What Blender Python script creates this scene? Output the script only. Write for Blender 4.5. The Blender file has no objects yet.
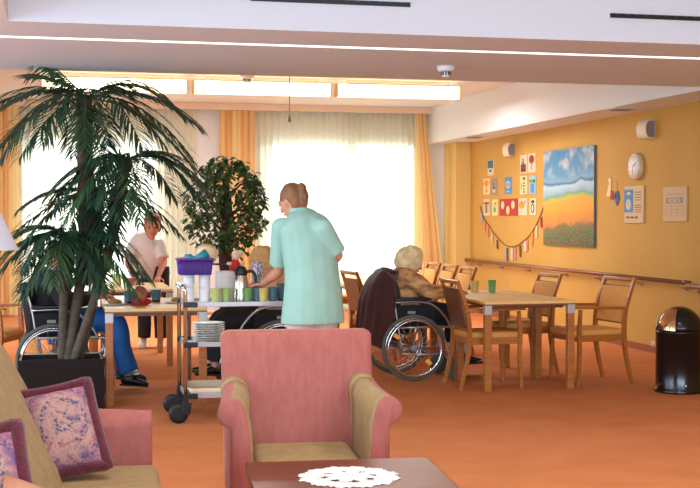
import bpy, bmesh, math, random
from mathutils import Vector, Matrix, Euler, noise as mnoise
random.seed(7)
SC = bpy.context.scene
COL = SC.collection
PI = math.pi

# ------------------------------------------------------------------ camera model
FPX = 1250.0
TH = math.atan(290/FPX); PH = math.atan(27/FPX); CH = 1.45
CF = Vector((math.sin(TH)*math.cos(PH), math.cos(TH)*math.cos(PH), -math.sin(PH)))
CR = Vector((math.cos(TH), -math.sin(TH), 0)); CU = CR.cross(CF)
CAM = Vector((0, 0, CH))
def ray(x, y): return CF + CR*((x-350)/FPX) + CU*((244-y)/FPX)
def PZ(x, y, z): r = ray(x, y); return CAM + r*((z-CH)/r.z)
def PX(x, y, X): r = ray(x, y); return CAM + r*(X/r.x)
def PY(x, y, Y): r = ray(x, y); return CAM + r*(Y/r.y)
def PD(x, y, d): return CAM + ray(x, y)*d

cam = bpy.data.cameras.new('camera'); camo = bpy.data.objects.new('camera', cam); COL.objects.link(camo)
cam.sensor_width = 36; cam.lens = 36*FPX/700; cam.clip_start = .05; cam.clip_end = 200
camo.location = CAM
camo.rotation_euler = Matrix((CR, CU, -CF)).transposed().to_euler()
SC.camera = camo

# ------------------------------------------------------------------ materials
def lin(c):
    return tuple(((v/255)/12.92 if v/255 <= .04045 else ((v/255+.055)/1.055)**2.4) for v in c)
MATS = {}
def mat(name, c, rough=.6, c2=None, nscale=6, stretch=(1,1,1), detail=4, bump=0, bscale=40, metal=0, emit=0, spec=.5, coords='Object', sheen=0, trans=0, alpha=1):
    if name in MATS: return MATS[name]
    m = bpy.data.materials.new(name); m.use_nodes = True; nt = m.node_tree; N = nt.nodes; L = nt.links
    b = N['Principled BSDF']
    b.inputs['Roughness'].default_value = rough; b.inputs['Metallic'].default_value = metal
    b.inputs['Specular IOR Level'].default_value = spec
    b.inputs['Base Color'].default_value = (*lin(c), 1)
    if sheen: b.inputs['Sheen Weight'].default_value = sheen
    if trans: b.inputs['Transmission Weight'].default_value = trans
    if alpha < 1: b.inputs['Alpha'].default_value = alpha
    if emit:
        b.inputs['Emission Color'].default_value = (*lin(c), 1); b.inputs['Emission Strength'].default_value = emit
    tc = mp = None
    if c2 or bump:
        tc = N.new('ShaderNodeTexCoord'); mp = N.new('ShaderNodeMapping'); L.new(tc.outputs[coords], mp.inputs[0]); mp.inputs['Scale'].default_value = stretch
    if c2:
        n = N.new('ShaderNodeTexNoise'); n.inputs['Scale'].default_value = nscale; n.inputs['Detail'].default_value = detail
        L.new(mp.outputs[0], n.inputs['Vector'])
        r = N.new('ShaderNodeValToRGB'); r.color_ramp.elements[0].position = .35; r.color_ramp.elements[1].position = .65
        r.color_ramp.elements[0].color = (*lin(c), 1); r.color_ramp.elements[1].color = (*lin(c2), 1)
        L.new(n.outputs['Fac'], r.inputs[0]); L.new(r.outputs[0], b.inputs['Base Color'])
    if bump:
        n = N.new('ShaderNodeTexNoise'); n.inputs['Scale'].default_value = bscale; n.inputs['Detail'].default_value = 3
        L.new(mp.outputs[0], n.inputs['Vector'])
        bp = N.new('ShaderNodeBump'); bp.inputs['Strength'].default_value = bump; bp.inputs['Distance'].default_value = .01
        L.new(n.outputs['Fac'], bp.inputs['Height']); L.new(bp.outputs[0], b.inputs['Normal'])
    MATS[name] = m; return m
def nodes_of(name):
    m = bpy.data.materials.new(name); m.use_nodes = True; MATS[name] = m
    return m, m.node_tree.nodes, m.node_tree.links, m.node_tree.nodes['Principled BSDF']
def ramp(N, stops, interp='LINEAR'):
    r = N.new('ShaderNodeValToRGB'); e = r.color_ramp.elements; r.color_ramp.interpolation = interp
    while len(e) < len(stops): e.new(.5)
    for k, (p, c) in enumerate(stops): e[k].position = p; e[k].color = (*lin(c), 1)
    return r

# ------------------------------------------------------------------ mesh builder
def T(x, y=None, z=None): return Matrix.Translation(x if y is None else (x, y, z))
def RZ(a): return Matrix.Rotation(a, 4, 'Z')
class MB:
    def __init__(s): s.bm = bmesh.new()
    def take(s, t, M=None, mi=0, smooth=True):
        if M is not None: t.transform(M)
        vm = {v: s.bm.verts.new(v.co) for v in t.verts}
        for f in t.faces:
            try:
                nf = s.bm.faces.new([vm[v] for v in f.verts]); nf.material_index = mi if mi is not None else f.material_index; nf.smooth = smooth
            except ValueError: pass
        t.free(); return s
    def box(s, size, loc, rot=(0,0,0), bev=0, seg=2, mi=0, smooth=False):
        t = bmesh.new(); bmesh.ops.create_cube(t, size=1)
        for v in t.verts: v.co = Vector((v.co.x*size[0], v.co.y*size[1], v.co.z*size[2]))
        if bev: bmesh.ops.bevel(t, geom=t.edges[:], offset=bev, segments=seg, affect='EDGES', profile=.5); smooth = smooth or seg > 2
        return s.take(t, T(Vector(loc)) @ Euler(rot).to_matrix().to_4x4(), mi, smooth)
    def hexa(s, p, mi=0, bev=0):    # 8 points: bottom 4 ccw then top 4
        t = bmesh.new(); v = [t.verts.new(q) for q in p]
        for f in ((3,2,1,0),(4,5,6,7),(0,1,5,4),(1,2,6,5),(2,3,7,6),(3,0,4,7)): t.faces.new([v[i] for i in f])
        if bev: bmesh.ops.bevel(t, geom=t.edges[:], offset=bev, segments=2, affect='EDGES', profile=.5)
        return s.take(t, None, mi, False)
    def lathe(s, prof, loc=(0,0,0), n=24, M=None, mi=0, smooth=True, caps=True):
        t = bmesh.new(); rings = []
        for r, z in prof: rings.append([t.verts.new((r*math.cos(2*PI*k/n), r*math.sin(2*PI*k/n), z)) for k in range(n)])
        for a, b in zip(rings, rings[1:]):
            for k in range(n): t.faces.new((a[k], a[(k+1)%n], b[(k+1)%n], b[k]))
        if caps:
            t.faces.new(rings[0][::-1]); t.faces.new(rings[-1])
        return s.take(t, T(Vector(loc)) @ (M or Matrix.Identity(4)), mi, smooth)
    def ball(s, c, r, M=None, mi=0, u=16, v=10):
        t = bmesh.new(); bmesh.ops.create_uvsphere(t, u_segments=u, v_segments=v, radius=1)
        r = (r, r, r) if not hasattr(r, '__len__') else r
        for w in t.verts: w.co = Vector((w.co.x*r[0], w.co.y*r[1], w.co.z*r[2]))
        return s.take(t, T(Vector(c)) @ (M or Matrix.Identity(4)), mi, True)
    def sweep(s, pts, rads, n=10, side=None, mi=0, closed=False, caps=True, smooth=True, sub=0):
        pts = [Vector(p) for p in pts]
        if not hasattr(rads, '__len__') : rads = [rads]*len(pts)
        rads = [(r, r) if not hasattr(r, '__len__') else r for r in rads]
        if sub:
            P2, R2 = [], []
            for i in range(len(pts)-1):
                p0 = pts[max(i-1,0)]; p1 = pts[i]; p2 = pts[i+1]; p3 = pts[min(i+2,len(pts)-1)]
                for k in range(sub):
                    u = k/sub
                    P2.append(.5*((2*p1)+(p2-p0)*u+(2*p0-5*p1+4*p2-p3)*u*u+(3*p1-p0-3*p2+p3)*u**3))
                    w = u*u*(3-2*u); R2.append(tuple(rads[i][j]*(1-w)+rads[i+1][j]*w for j in (0,1)))
            P2.append(pts[-1]); R2.append(rads[-1]); pts, rads = P2, R2
        t = bmesh.new(); rings = []; m = len(pts); u = None
        for i, p in enumerate(pts):
            if closed: tg = pts[(i+1)%m]-pts[i-1]
            else: tg = pts[min(i+1,m-1)]-pts[max(i-1,0)]
            tg.normalize()
            ref = Vector(side) if side is not None else (u if u is not None else (Vector((0,0,1)) if abs(tg.z) < .9 else Vector((1,0,0))))
            u = ref-tg*ref.dot(tg); u.normalize(); w = tg.cross(u)
            rings.append([t.verts.new(p+u*(rads[i][0]*math.cos(2*PI*k/n))+w*(rads[i][1]*math.sin(2*PI*k/n))) for k in range(n)])
        for i in range(m if closed else m-1):
            a, b = rings[i], rings[(i+1)%m]
            for k in range(n): t.faces.new((a[k], a[(k+1)%n], b[(k+1)%n], b[k]))
        if caps and not closed: t.faces.new(rings[0][::-1]); t.faces.new(rings[-1])
        return s.take(t, None, mi, smooth)
    def loft(s, rings, mi=0, closed_ring=True, caps=True, smooth=True, mis=None, capmi=None):
        t = bmesh.new(); R = [[t.verts.new(p) for p in r] for r in rings]; n = len(R[0])
        for a, b in zip(R, R[1:]):
            for k in range(n if closed_ring else n-1):
                f = t.faces.new((a[k], a[(k+1)%n], b[(k+1)%n], b[k])); f.material_index = mis[k] if mis else mi
        if caps and closed_ring:
            for r in (R[0][::-1], R[-1]): t.faces.new(r).material_index = mi if capmi is None else capmi
        return s.take(t, None, None, smooth)
    def prism(s, poly, depth, M=None, mi=0, bev=0, smooth=False):
        t = bmesh.new(); a = [t.verts.new((x, y, 0)) for x, y in poly]; b = [t.verts.new((x, y, depth)) for x, y in poly]; n = len(poly)
        t.faces.new(a[::-1]); t.faces.new(b)
        for k in range(n): t.faces.new((a[k], a[(k+1)%n], b[(k+1)%n], b[k]))
        if bev: bmesh.ops.bevel(t, geom=t.edges[:], offset=bev, segments=2, affect='EDGES', profile=.5)
        return s.take(t, M, mi, smooth)
    def quad(s, p, mi=0, smooth=False):
        f = s.bm.faces.new([s.bm.verts.new(q) for q in p]); f.material_index = mi; f.smooth = smooth; return s
    def build(s, name, mats, parent=None, loc=(0,0,0), rot=(0,0,0), normals=True):
        if normals: bmesh.ops.recalc_face_normals(s.bm, faces=s.bm.faces[:])
        me = bpy.data.meshes.new(name); s.bm.to_mesh(me); s.bm.free()
        for m in (mats if isinstance(mats, (list, tuple)) else [mats]): me.materials.append(m)
        o = bpy.data.objects.new(name, me); COL.objects.link(o); o.location = loc; o.rotation_euler = rot
        if parent: o.parent = parent
        return o
def remesh(o, voxel, smooth=4, amp=0, scale=9, drape=(1,1,1)):
    md = o.modifiers.new('r', 'REMESH'); md.mode = 'VOXEL'; md.voxel_size = voxel; md.use_smooth_shade = True
    ms = o.modifiers.new('s', 'SMOOTH'); ms.iterations = smooth; ms.factor = .5
    dg = bpy.context.evaluated_depsgraph_get(); dg.update()
    me = bpy.data.meshes.new_from_object(o.evaluated_get(dg)); old = o.data; o.modifiers.clear(); o.data = me
    me.materials.clear()
    for m in old.materials: me.materials.append(m)
    me.name = o.name; bpy.data.meshes.remove(old)
    if amp:
        me.update(); ns = [v.normal.copy() for v in me.vertices]
        for v, nn in zip(me.vertices, ns):
            q = Vector((v.co.x*drape[0], v.co.y*drape[1], v.co.z*drape[2]))*scale
            v.co += nn*(amp*(mnoise.noise(q)+.5*mnoise.noise(q*2.1)))
    for p in me.polygons: p.use_smooth = True
    return o
def tag(o, label=None, cat=None, group=None, kind=None):
    if label: o['label'] = label
    if cat: o['category'] = cat
    if group: o['group'] = group
    if kind: o['kind'] = kind
    return o
def thing(name, loc, rot=0, label=None, cat=None, group=None):
    o = bpy.data.objects.new(name, None); COL.objects.link(o); o.location = loc; o.rotation_euler = (0,0,rot); o.empty_display_size = .1
    return tag(o, label, cat, group)
def dup(o, loc=None, rot=None, label=None, group=None, parent=None):
    c = o.copy(); COL.objects.link(c)
    if parent: c.parent = parent
    if loc is not None: c.location = loc
    if rot is not None: c.rotation_euler = (0,0,rot)
    if label: c['label'] = label
    if group: c['group'] = group
    for ch in o.children: dup(ch, parent=c)
    return c
def struct(o): o['kind'] = 'structure'; return o

# ------------------------------------------------------------------ palette
WHITE = mat('white_paint', (220,226,234), .8, bump=.03, bscale=120)
CEIL = mat('ceiling_paint', (224,225,224), .85)
YEL = mat('yellow_wall', (198,152,68), .75, c2=(194,146,63), nscale=1.5, bump=.04, bscale=150)
BACKW = mat('pale_wall', (220,222,222), .8)
CARPET = mat('terracotta_carpet', (210,132,82), .95, c2=(203,124,75), nscale=3, bump=.25, bscale=260, spec=.08)
BEECH = mat('beech_wood', (186,114,46), .38, c2=(168,100,40), nscale=3, stretch=(2,2,18))
BEECHD = mat('brown_wood', (128,72,34), .4, c2=(112,60,28), nscale=3, stretch=(14,14,1.5))
TOPW = mat('table_laminate', (246,206,128), .36, c2=(240,196,116), nscale=2.5, stretch=(14,1.2,1))
TOPE = mat('table_edge', (150,92,44), .45)
ORANGE = mat('orange_upholstery', (232,166,84), .85, c2=(226,158,76), nscale=30, bump=.1, bscale=200)
STEEL = mat('brushed_steel', (190,190,190), .32, metal=1)
CHROME = mat('chrome', (215,215,215), .15, metal=1)
BRACK = mat('grey_bracket', (190,188,184), .4, metal=.3)
BLACKP = mat('black_plastic', (20,20,22), .45)
BLACKF = mat('black_fabric', (22,22,26), .85)
RUBBER = mat('grey_rubber', (92,92,80), .7)
WPLAST = mat('white_plastic', (232,232,228), .4)
GREYP = mat('grey_plastic', (130,132,136), .5)
SKIN = mat('skin', (214,150,120), .55, c2=(205,138,108), nscale=12)
PINK = mat('chenille_sheen_pink', (172,98,88), .9, c2=(160,90,79), nscale=22, stretch=(1.5,1.5,.35), bump=.25, bscale=160, sheen=.04)  # changeant chenille
OLIVE = mat('chenille_sheen_olive', (164,136,86), .9, c2=(150,122,76), nscale=18, bump=.25, bscale=160, sheen=.04)
OLIVEP = mat('chenille_sheen_mixed', (182,130,92), .9, c2=(186,118,96), nscale=10, bump=.25, bscale=160, sheen=.04)

# ------------------------------------------------------------------ room shell
XW, YB, ZC, ZB = 6.18, 19.0, 3.16, 2.6
XL, YF = -4.6, -2.6
YB0, YB1 = 7.62, 10.1
XS = 5.66
struct(MB().box((XW-XL+.2, YB-YF+.2, .1), ((XW+XL)/2, (YB+YF)/2, -.05)).build('floor', CARPET))
for sz, lc in (((XW-XL+.2, YB-YB1+.3, .1), ((XW+XL)/2, (YB+YB1)/2+.05, ZC+.05)),      # rear bay
               ((XW+.29+.1, YB0-YF+.2, .1), ((XW-.29)/2, (YB0+YF)/2, 3.38)),            # raised front bay
               ((-.29-XL+.1, YB0-YF+.1, .8), ((-.29+XL)/2-.05, (YB0+YF)/2-.05, ZB+.4))):  # lower ceiling on the left of the raised bay
    struct(MB().box(sz, lc).build('ceiling', CEIL))
struct(MB().box((XW-XL+.2, YB1-YB0, .8), ((XW+XL)/2, (YB0+YB1)/2, ZB+.4)).build('trim_1', WHITE))
struct(MB().box((XW-XS, YB-YB1, ZC-ZB), ((XW+XS)/2, (YB+YB1)/2, (ZC+ZB)/2)).build('trim_2', CEIL))
struct(MB().box((.24, .6, ZB), (XW-.12, YB-.3, ZB/2)).build('trim_3', mat('pilaster_yellow', (222,188,112), .75)))
struct(MB().box((.1, YB-YF+.2, 3.5), (XW+.05, (YB+YF)/2, 1.75)).build('wall_right', YEL))
m = MB(); SW = (2.2, 11.2, .6, 2.4)                                              # unseen opening added in the left wall for cool fill daylight
m.box((.1, YB-YF+.2, SW[2]), (XL-.05, (YB+YF)/2, SW[2]/2)); m.box((.1, YB-YF+.2, 3.5-SW[3]), (XL-.05, (YB+YF)/2, (3.5+SW[3])/2))
for y0, y1 in ((YF-.1, SW[0]), (SW[1], YB+.1)): m.box((.1, y1-y0, SW[3]-SW[2]), (XL-.05, (y0+y1)/2, (SW[2]+SW[3])/2))
struct(m.build('wall_left', BACKW))
struct(MB().box((.02, YB-.6-YF, .07), (XW-.01, (YB-.6+YF)/2, .035)).build('baseboard_right', mat('baseboard_terracotta', (150,84,50), .8)))
# back wall with two tall window openings
W1 = (-.55, 1.50); W2 = (2.95, 5.50); WZ0, WZ1 = .12, 2.63
m = MB()
for x0, x1 in ((XL, W1[0]), (W1[1], W2[0]), (W2[1], XW)): m.box((x1-x0, .2, 3.3), ((x0+x1)/2, YB+.1, 1.65))
for x0, x1 in (W1, W2):
    m.box((x1-x0, .2, WZ0), ((x0+x1)/2, YB+.1, WZ0/2)); m.box((x1-x0, .2, 3.3-WZ1), ((x0+x1)/2, YB+.1, (3.3+WZ1)/2))
struct(m.build('wall_back', BACKW))
FRAME = mat('window_frame_white', (236,236,232), .4)
GLASS = None
def glassmat():
    m, N, L, b = nodes_of('window_glass')
    t = N.new('ShaderNodeBsdfTransparent'); g = N.new('ShaderNodeBsdfGlossy'); g.inputs['Roughness'].default_value = .02
    mx = N.new('ShaderNodeMixShader'); mx.inputs[0].default_value = .05
    L.new(t.outputs[0], mx.inputs[1]); L.new(g.outputs[0], mx.inputs[2]); L.new(mx.outputs[0], N['Material Output'].inputs[0]); return m
GLASS = glassmat()
for k, ((x0, x1), mull) in enumerate(((W1, [.45]), (W2, [3.12, 4.42]))):
    m = MB(); w = .07; y = YB+.06
    m.box((x1-x0, .08, w), ((x0+x1)/2, y, WZ0+w/2), bev=.006); m.box((x1-x0, .08, w), ((x0+x1)/2, y, WZ1-w/2), bev=.006)
    for x in [x0+w/2, x1-w/2]+mull: m.box((w*1.3, .08, WZ1-WZ0), (x, y, (WZ0+WZ1)/2), bev=.006)
    f = struct(m.build('window_%d' % (k+1), FRAME))
    MB().box((x1-x0, .008, WZ1-WZ0), ((x0+x1)/2, y, (WZ0+WZ1)/2)).build('pane', GLASS, f)
    MB().box((.025, .04, .14), (mull[0], y-.06, 1.95 if k else 1.1), bev=.006).box((.02,.05,.02), (mull[0], y-.045, 2.0 if k else 1.15)).build('window_handle', STEEL, f)
# wall behind the camera: one wide window that lets the front daylight in
m = MB(); FW = (-3.5, 5.2, .7, 2.35)
m.box((XW-XL, .2, FW[2]), ((XW+XL)/2, YF-.1, FW[2]/2)); m.box((XW-XL, .2, 3.5-FW[3]), ((XW+XL)/2, YF-.1, (3.5+FW[3])/2))
for x0, x1 in ((XL, FW[0]), (FW[1], XW)): m.box((x1-x0, .2, FW[3]-FW[2]), ((x0+x1)/2, YF-.1, (FW[2]+FW[3])/2))
struct(m.build('wall_front', WHITE))
# outside: pale paving so that the horizon is not bare
struct(MB().box((60, 30, .1), (0, YB+15.4, -.3)).build('floor_outside', mat('pale_paving', (214,212,204), .9)))

# ------------------------------------------------------------------ ceiling fixtures
LAMPE = mat('lamp_diffuser', (255,240,196), .5, emit=4)
lx = [PZ(38,90.3,2.95).x, PZ(190,93.4,2.95).x, PZ(334,96.2,2.95).x, 5.0]
LY = 15.25
lights = ['long warm ceiling tube light above the palm, leftmost of the row', 'long warm ceiling tube light in the middle of the row', 'long warm ceiling tube light nearest the yellow wall']
for k in range(3):
    x0, x1 = lx[k]+.03, lx[k+1]-.03
    t = thing('tube_light', ((x0+x1)/2, LY, 2.95), 0, lights[k], 'ceiling light', 'row of ceiling tube lights')
    hw = (x1-x0)/2
    m = MB(); m.loft([[(x, -.075, .01), (x, -.05, 0), (x, .05, 0), (x, .075, .01), (x, .075, .15), (x, -.075, .15)] for x in (-hw+.02, hw-.02)], smooth=False); m.build('diffuser', LAMPE, t)
    MB().box((2*hw, .10, .008), (0,0,.154), bev=.002).box((2*hw-.3, .05, .045), (0,0,.189)).build('housing', mat('lamp_housing', (232,222,196), .5), t)
    for s in (-1, 1): MB().box((.02, .16, .16), (s*(hw-.01), 0, .075), bev=.004).build('end_cap', mat('lamp_end', (240,208,130), .5), t)
t = tag(MB().box((XW+4.2, .058, .02), ((XW-4.2)/2, 8.28, ZB+.006)).build('linear_light', mat('slot_light', (255,250,242), .4, emit=1.6)), 'thin white light strip running across the dropped ceiling', 'ceiling light')
def detector(loc, r, label):
    t = thing('smoke_detector', loc, 0, label, 'smoke detector')
    MB().lathe([(r, 0), (r, -.025), (r*.9, -.04), (r*.55, -.042)]).build('base', WPLAST, t)
    m = MB(); m.lathe([(r*.52, -.041), (r*.52, -.075), (r*.4, -.085)])
    for k in range(10): m.box((.006, .012, .03), (r*.53*math.cos(k*PI/5), r*.53*math.sin(k*PI/5), -.058), (0,0,k*PI/5), mi=1)
    m.build('sensor_head', [WPLAST, BLACKP], t)
detector((*PZ(446,66,ZB).xy, ZB), .068, 'white round smoke detector under the dropped ceiling')
detector((*PZ(247,75.6,ZC).xy, ZC), .085, 'small detector on the rear ceiling beside the tube lights')
p = PD(289.5, 100, 14.0)
t = thing('pull_cord', (p.x, p.y, ZC), 0, 'thin pull cord hanging from the rear ceiling before the window', 'pull cord')
zb = PD(289.5, 122, 14.0).z
MB().sweep([(0,0,0), (0,0,zb-ZC+.06)], .005, 6).build('cord', GREYP, t)
MB().lathe([(.006,.075),(.012,.06),(.02,.012),(.014,0)][::-1], (0,0,zb-ZC), 10).build('bell', mat('cord_bell', (120,112,96), .5), t)
# two slot diffusers in the white upstand
for k, (a, b) in enumerate(((( 250,-1), (410,6)), ((610,14.6), (712,18)))):
    p0, p1 = PY(*a, YB0), PY(*b, YB0); L = p1.x-p0.x
    t = thing('slot_vent', ((p0.x+p1.x)/2, YB0, p1.z-.01 if k else (PY(410,5,YB0).z)), 0, ('dark slot vent in the white upstand, right hand one', 'dark slot vent in the white upstand over the palm and armchair')[1-k], 'vent', 'slot vents in the white upstand')
    MB().box((L, .012, .028), (0, -.006, 0)).build('slot', BLACKP, t)
    m = MB()
    for q in range(int(L/.07)): m.box((.028, .01, .006), (-L/2+.04+q*.07, -.014, .008), (0,.25,0))
    m.build('louvre', mat('vent_louvre', (60,62,66), .5), t)
    t['label'] = 'dark slot vent in the white upstand, above the woman in the green tunic' if k == 0 else 'dark slot vent in the white upstand, at the right above the yellow wall'
for (x, y, lb) in ((622,108.5,'square grey vent in the soffit above the wall clock'), (474,136.5,'square grey vent in the soffit near the rear corner')):
    p = PZ(x, y, ZB)
    t = thing('ceiling_vent', (min(p.x, XW-.26), p.y, ZB), 0, lb, 'vent')
    MB().box((.3,.3,.012), (0,0,-.006), bev=.003).build('frame', mat('vent_frame', (214,206,196), .6), t)
    m = MB()
    for q in range(5): m.box((.2,.018,.006), (0,-.08+.04*q,-.015), (.4,0,0))
    m.build('grille', mat('vent_grille', (150,140,128), .6), t)

# ------------------------------------------------------------------ curtains
def stripes(name, stops, scale):
    m, N, L, b = nodes_of(name)
    tc = N.new('ShaderNodeTexCoord'); sp = N.new('ShaderNodeSeparateXYZ'); L.new(tc.outputs['UV'], sp.inputs[0])
    n = N.new('ShaderNodeTexNoise'); n.noise_dimensions = '1D'; n.inputs['Scale'].default_value = scale; n.inputs['Detail'].default_value = 2; L.new(sp.outputs[0], n.inputs['W'])
    r = ramp(N, stops); L.new(n.outputs['Fac'], r.inputs[0])
    tr = N.new('ShaderNodeBsdfTranslucent'); mx = N.new('ShaderNodeMixShader'); mx.inputs[0].default_value = .35
    L.new(r.outputs[0], b.inputs['Base Color']); L.new(r.outputs[0], tr.inputs[0]); b.inputs['Roughness'].default_value = .85
    L.new(b.outputs[0], mx.inputs[1]); L.new(tr.outputs[0], mx.inputs[2]); L.new(mx.outputs[0], N['Material Output'].inputs[0]); return m
CURT = stripes('orange_striped_curtain', [(.3,(248,218,146)),(.42,(250,230,174)),(.5,(242,190,128)),(.58,(248,222,156)),(.7,(240,180,118))], 9)
def sheermat():
    m, N, L, b = nodes_of('sheer_voile')
    t = N.new('ShaderNodeBsdfTransparent'); t.inputs[0].default_value = (1,1,1,1)
    tr = N.new('ShaderNodeBsdfTranslucent'); tr.inputs[0].default_value = (*lin((244,248,232)),1)
    df = N.new('ShaderNodeBsdfDiffuse'); df.inputs[0].default_value = (*lin((244,244,226)),1)
    a = N.new('ShaderNodeMixShader'); a.inputs[0].default_value = .25; L.new(tr.outputs[0], a.inputs[1]); L.new(df.outputs[0], a.inputs[2])
    mx = N.new('ShaderNodeMixShader'); mx.inputs[0].default_value = .84; L.new(t.outputs[0], mx.inputs[1]); L.new(a.outputs[0], mx.inputs[2])
    L.new(mx.outputs[0], N['Material Output'].inputs[0]); return m
SHEER = sheermat()
def curtain(name, x0, x1, y, z0, z1, folds, amp, m, label, cat, group, taper=None):
    W = x1-x0; n = folds*8; bm = bmesh.new(); uv = bm.loops.layers.uv.new(); rows = 9; V = []; ph = random.random()*6
    for j in range(rows):
        v = j/(rows-1); r = []
        for i in range(n+1):
            u = i/n; xx = x0+W*u
            if taper: xx = xx + taper*(1-v)*(u if taper > 0 else 1-u)
            a = amp*(.6+.4*(1-v))*(math.sin(u*folds*2*PI+ph)+.35*math.sin(u*folds*4.7+ph*2+v*1.2))
            r.append(bm.verts.new((xx+.3*amp*math.cos(u*folds*2*PI+ph), y+a, z0+(z1-z0)*v)))
        V.append(r)
    for j in range(rows-1):
        for i in range(n):
            f = bm.faces.new((V[j][i], V[j][i+1], V[j+1][i+1], V[j+1][i])); f.smooth = True
            for l, (a, b) in zip(f.loops, ((i,j),(i+1,j),(i+1,j+1),(i,j+1))): l[uv].uv = (a/n*W*.6+x0, b/(rows-1))
    me = bpy.data.meshes.new(name); bm.to_mesh(me); bm.free(); me.materials.append(m)
    o = bpy.data.objects.new(name, me); COL.objects.link(o); o.location = (0,0,0)
    return tag(o, label, cat, group)
CY = YB-.12; ZT = 3.06
def xb(px, Y=CY): return PY(px, 150, Y).x
g = 'orange striped curtains'
curtain('curtain', xb(-40), xb(20), CY-.05, .03, ZT, 8, .035, CURT, 'yellow and orange striped curtain behind the lampshade', 'curtain', g)
curtain('curtain', xb(219), xb(254), CY-.05, .03, ZT, 6, .035, CURT, 'orange striped curtain right behind the potted ficus', 'curtain', g)
curtain('curtain', xb(414), xb(425), CY-.05, .03, ZT, 4, .03, CURT, 'orange striped curtain gathered beside the rear corner', 'curtain', g, taper=.36)
g = 'white sheer curtains'
curtain('sheer_curtain', xb(21), xb(196), CY+.04, .03, ZT, 26, .03, SHEER, 'white sheer curtain over the window behind the palm', 'curtain', g)
curtain('sheer_curtain', xb(256), xb(357), CY+.04, .03, ZT, 16, .03, SHEER, 'white sheer curtain behind the woman in the green tunic', 'curtain', g)
curtain('sheer_curtain', xb(351), xb(416), CY+.07, .03, ZT, 11, .03, SHEER, 'white sheer curtain behind the seated white-haired woman', 'curtain', g)
xr0, xr1 = xb(-60), XS
t = thing('curtain_rail', ((xr0+xr1)/2, CY, ZC), 0, 'long pale curtain rail box under the rear ceiling', 'curtain rail')
MB().box((xr1-xr0, .012, .1), (0,-.12,-.05), bev=.003).build('fascia', mat('rail_cream', (226,206,180), .6), t)
MB().box((xr1-xr0, .14, .015), (0,-.04,-.085)).build('track', WPLAST, t)

# ------------------------------------------------------------------ right wall: handrail, pictures, clock ...
XR = XW-.075
def rail(y0, y1, z, label, br):
    t = thing('handrail', (XR, (y0+y1)/2, z), 0, label, 'handrail', 'wall handrails')
    h = abs(y1-y0)/2
    MB().sweep([(0,-h,0),(0,h,0)], (.021,.026), 14).sweep([(0,-h,.01),(0,-h-.03,.008),(.05,-h-.045,0)], .02, 10).build('rail', mat('rail_wood', (138,84,52), .35, c2=(120,70,42), nscale=4, stretch=(20,1,20)), t)
    for y in br:
        yy = y-(y0+y1)/2
        m = MB(); m.sweep([(0,yy,-.02),(0,yy,-.05),(.03,yy,-.062),(.07,yy,-.062)], .007, 8); m.lathe([(.022,0),(.022,.012)], (.062,yy,-.062), 14, Matrix.Rotation(PI/2,4,'Y')); m.build('bracket', STEEL, t)
    return t
ye, ys = 18.38, PX(684,283,XR).y
rail(ys, ye, .79, 'long brown wooden handrail along the yellow wall', [PX(a,275,XR).y for a in (476,498,525,562,594,635,681)])
rail(8.0, ys-.07, .765, 'short second handrail running out of the picture behind the bin', [PX(697,290,XR).y, 9.4, 8.3])

def wall_rect(x0, y0, x1, y1, X=XW):
    a, b = PX(x0, (y0+y1)/2, X), PX(x1, (y0+y1)/2, X)
    xm = (x0+x1)/2
    return (a.y+b.y)/2, abs(a.y-b.y), (PX(xm,y0,X).z+PX(xm,y1,X).z)/2, PX(xm,y0,X).z-PX(xm,y1,X).z
# wall object local frame: x -> along the wall to the right in the picture (world -Y), y -> up, z -> into the room (world -X)
WM = Matrix(((0,0,-1,0),(-1,0,0,0),(0,1,0,0),(0,0,0,1)))
def on_wall(o, y, z, off=0): o.matrix_world = T(XW-off, y, z) @ WM; return o
def disc(m, x, y, rx, ry, z, mi, n=14): m.prism([(x+rx*math.cos(2*PI*k/n), y+ry*math.sin(2*PI*k/n)) for k in range(n)], .0012, T(0,0,z), mi)
def rc(m, x, y, w, h, z, mi, rot=0): m.box((w,h,.0012), (x,y,z+.0006), (0,0,rot), mi=mi)
C = {n: mat('card_'+n, c, .7) for n, c in dict(white=(212,198,168), cream=(232,206,150), blue=(70,140,190), lblue=(130,180,205), navy=(60,84,130), red=(176,34,34), orange=(232,140,40), grey=(150,140,128), brown=(110,62,36), green=(90,160,70), yellow=(240,196,60), pink=(220,120,120), black=(36,32,30), teal=(60,110,130), tan=(206,176,130)).items()}
def card(px, base, label, deco, name='greeting_card', cat='card', group='cards pinned on the yellow wall', t=.008):
    y, w, z, h = wall_rect(*px)
    keys = [base]; m = MB(); m.box((w,h,t), (0,0,t/2), mi=0)
    for d in deco:
        k = d[1]
        if k not in keys: keys.append(k)
        i = keys.index(k); zz = t+.0004*(deco.index(d)+1)
        if d[0] == 'd': disc(m, d[2]*w, d[3]*h, d[4]*w, d[5]*h, zz, i)
        else: rc(m, d[2]*w, d[3]*h, d[4]*w, d[5]*h, zz, i, d[6] if len(d) > 6 else 0)
    o = m.build(name, [C[k] for k in keys]); on_wall(o, y, z); return tag(o, label, cat, group)
card((488,160,494,175.6),'white','card with slate blue top half, highest of the left cluster',[('r','teal',0,.22,.9,.5),('d','navy',0,-.2,.2,.08),('d','cream',.1,-.33,.2,.05)])
card((484,178.7,490,194.5),'cream','cream card with an orange sunburst on a stem',[('d','orange',0,.22,.42,.2),('r','orange',0,-.15,.16,.5),('d','red',.05,-.3,.1,.06)])
card((491.5,178.5,497.3,194.8),'grey','grey card with a white bird shape',[('d','white',.05,-.25,.22,.12),('r','brown',-.05,.05,.1,.4,.3),('d','black',.1,-.1,.18,.05)])
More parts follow.
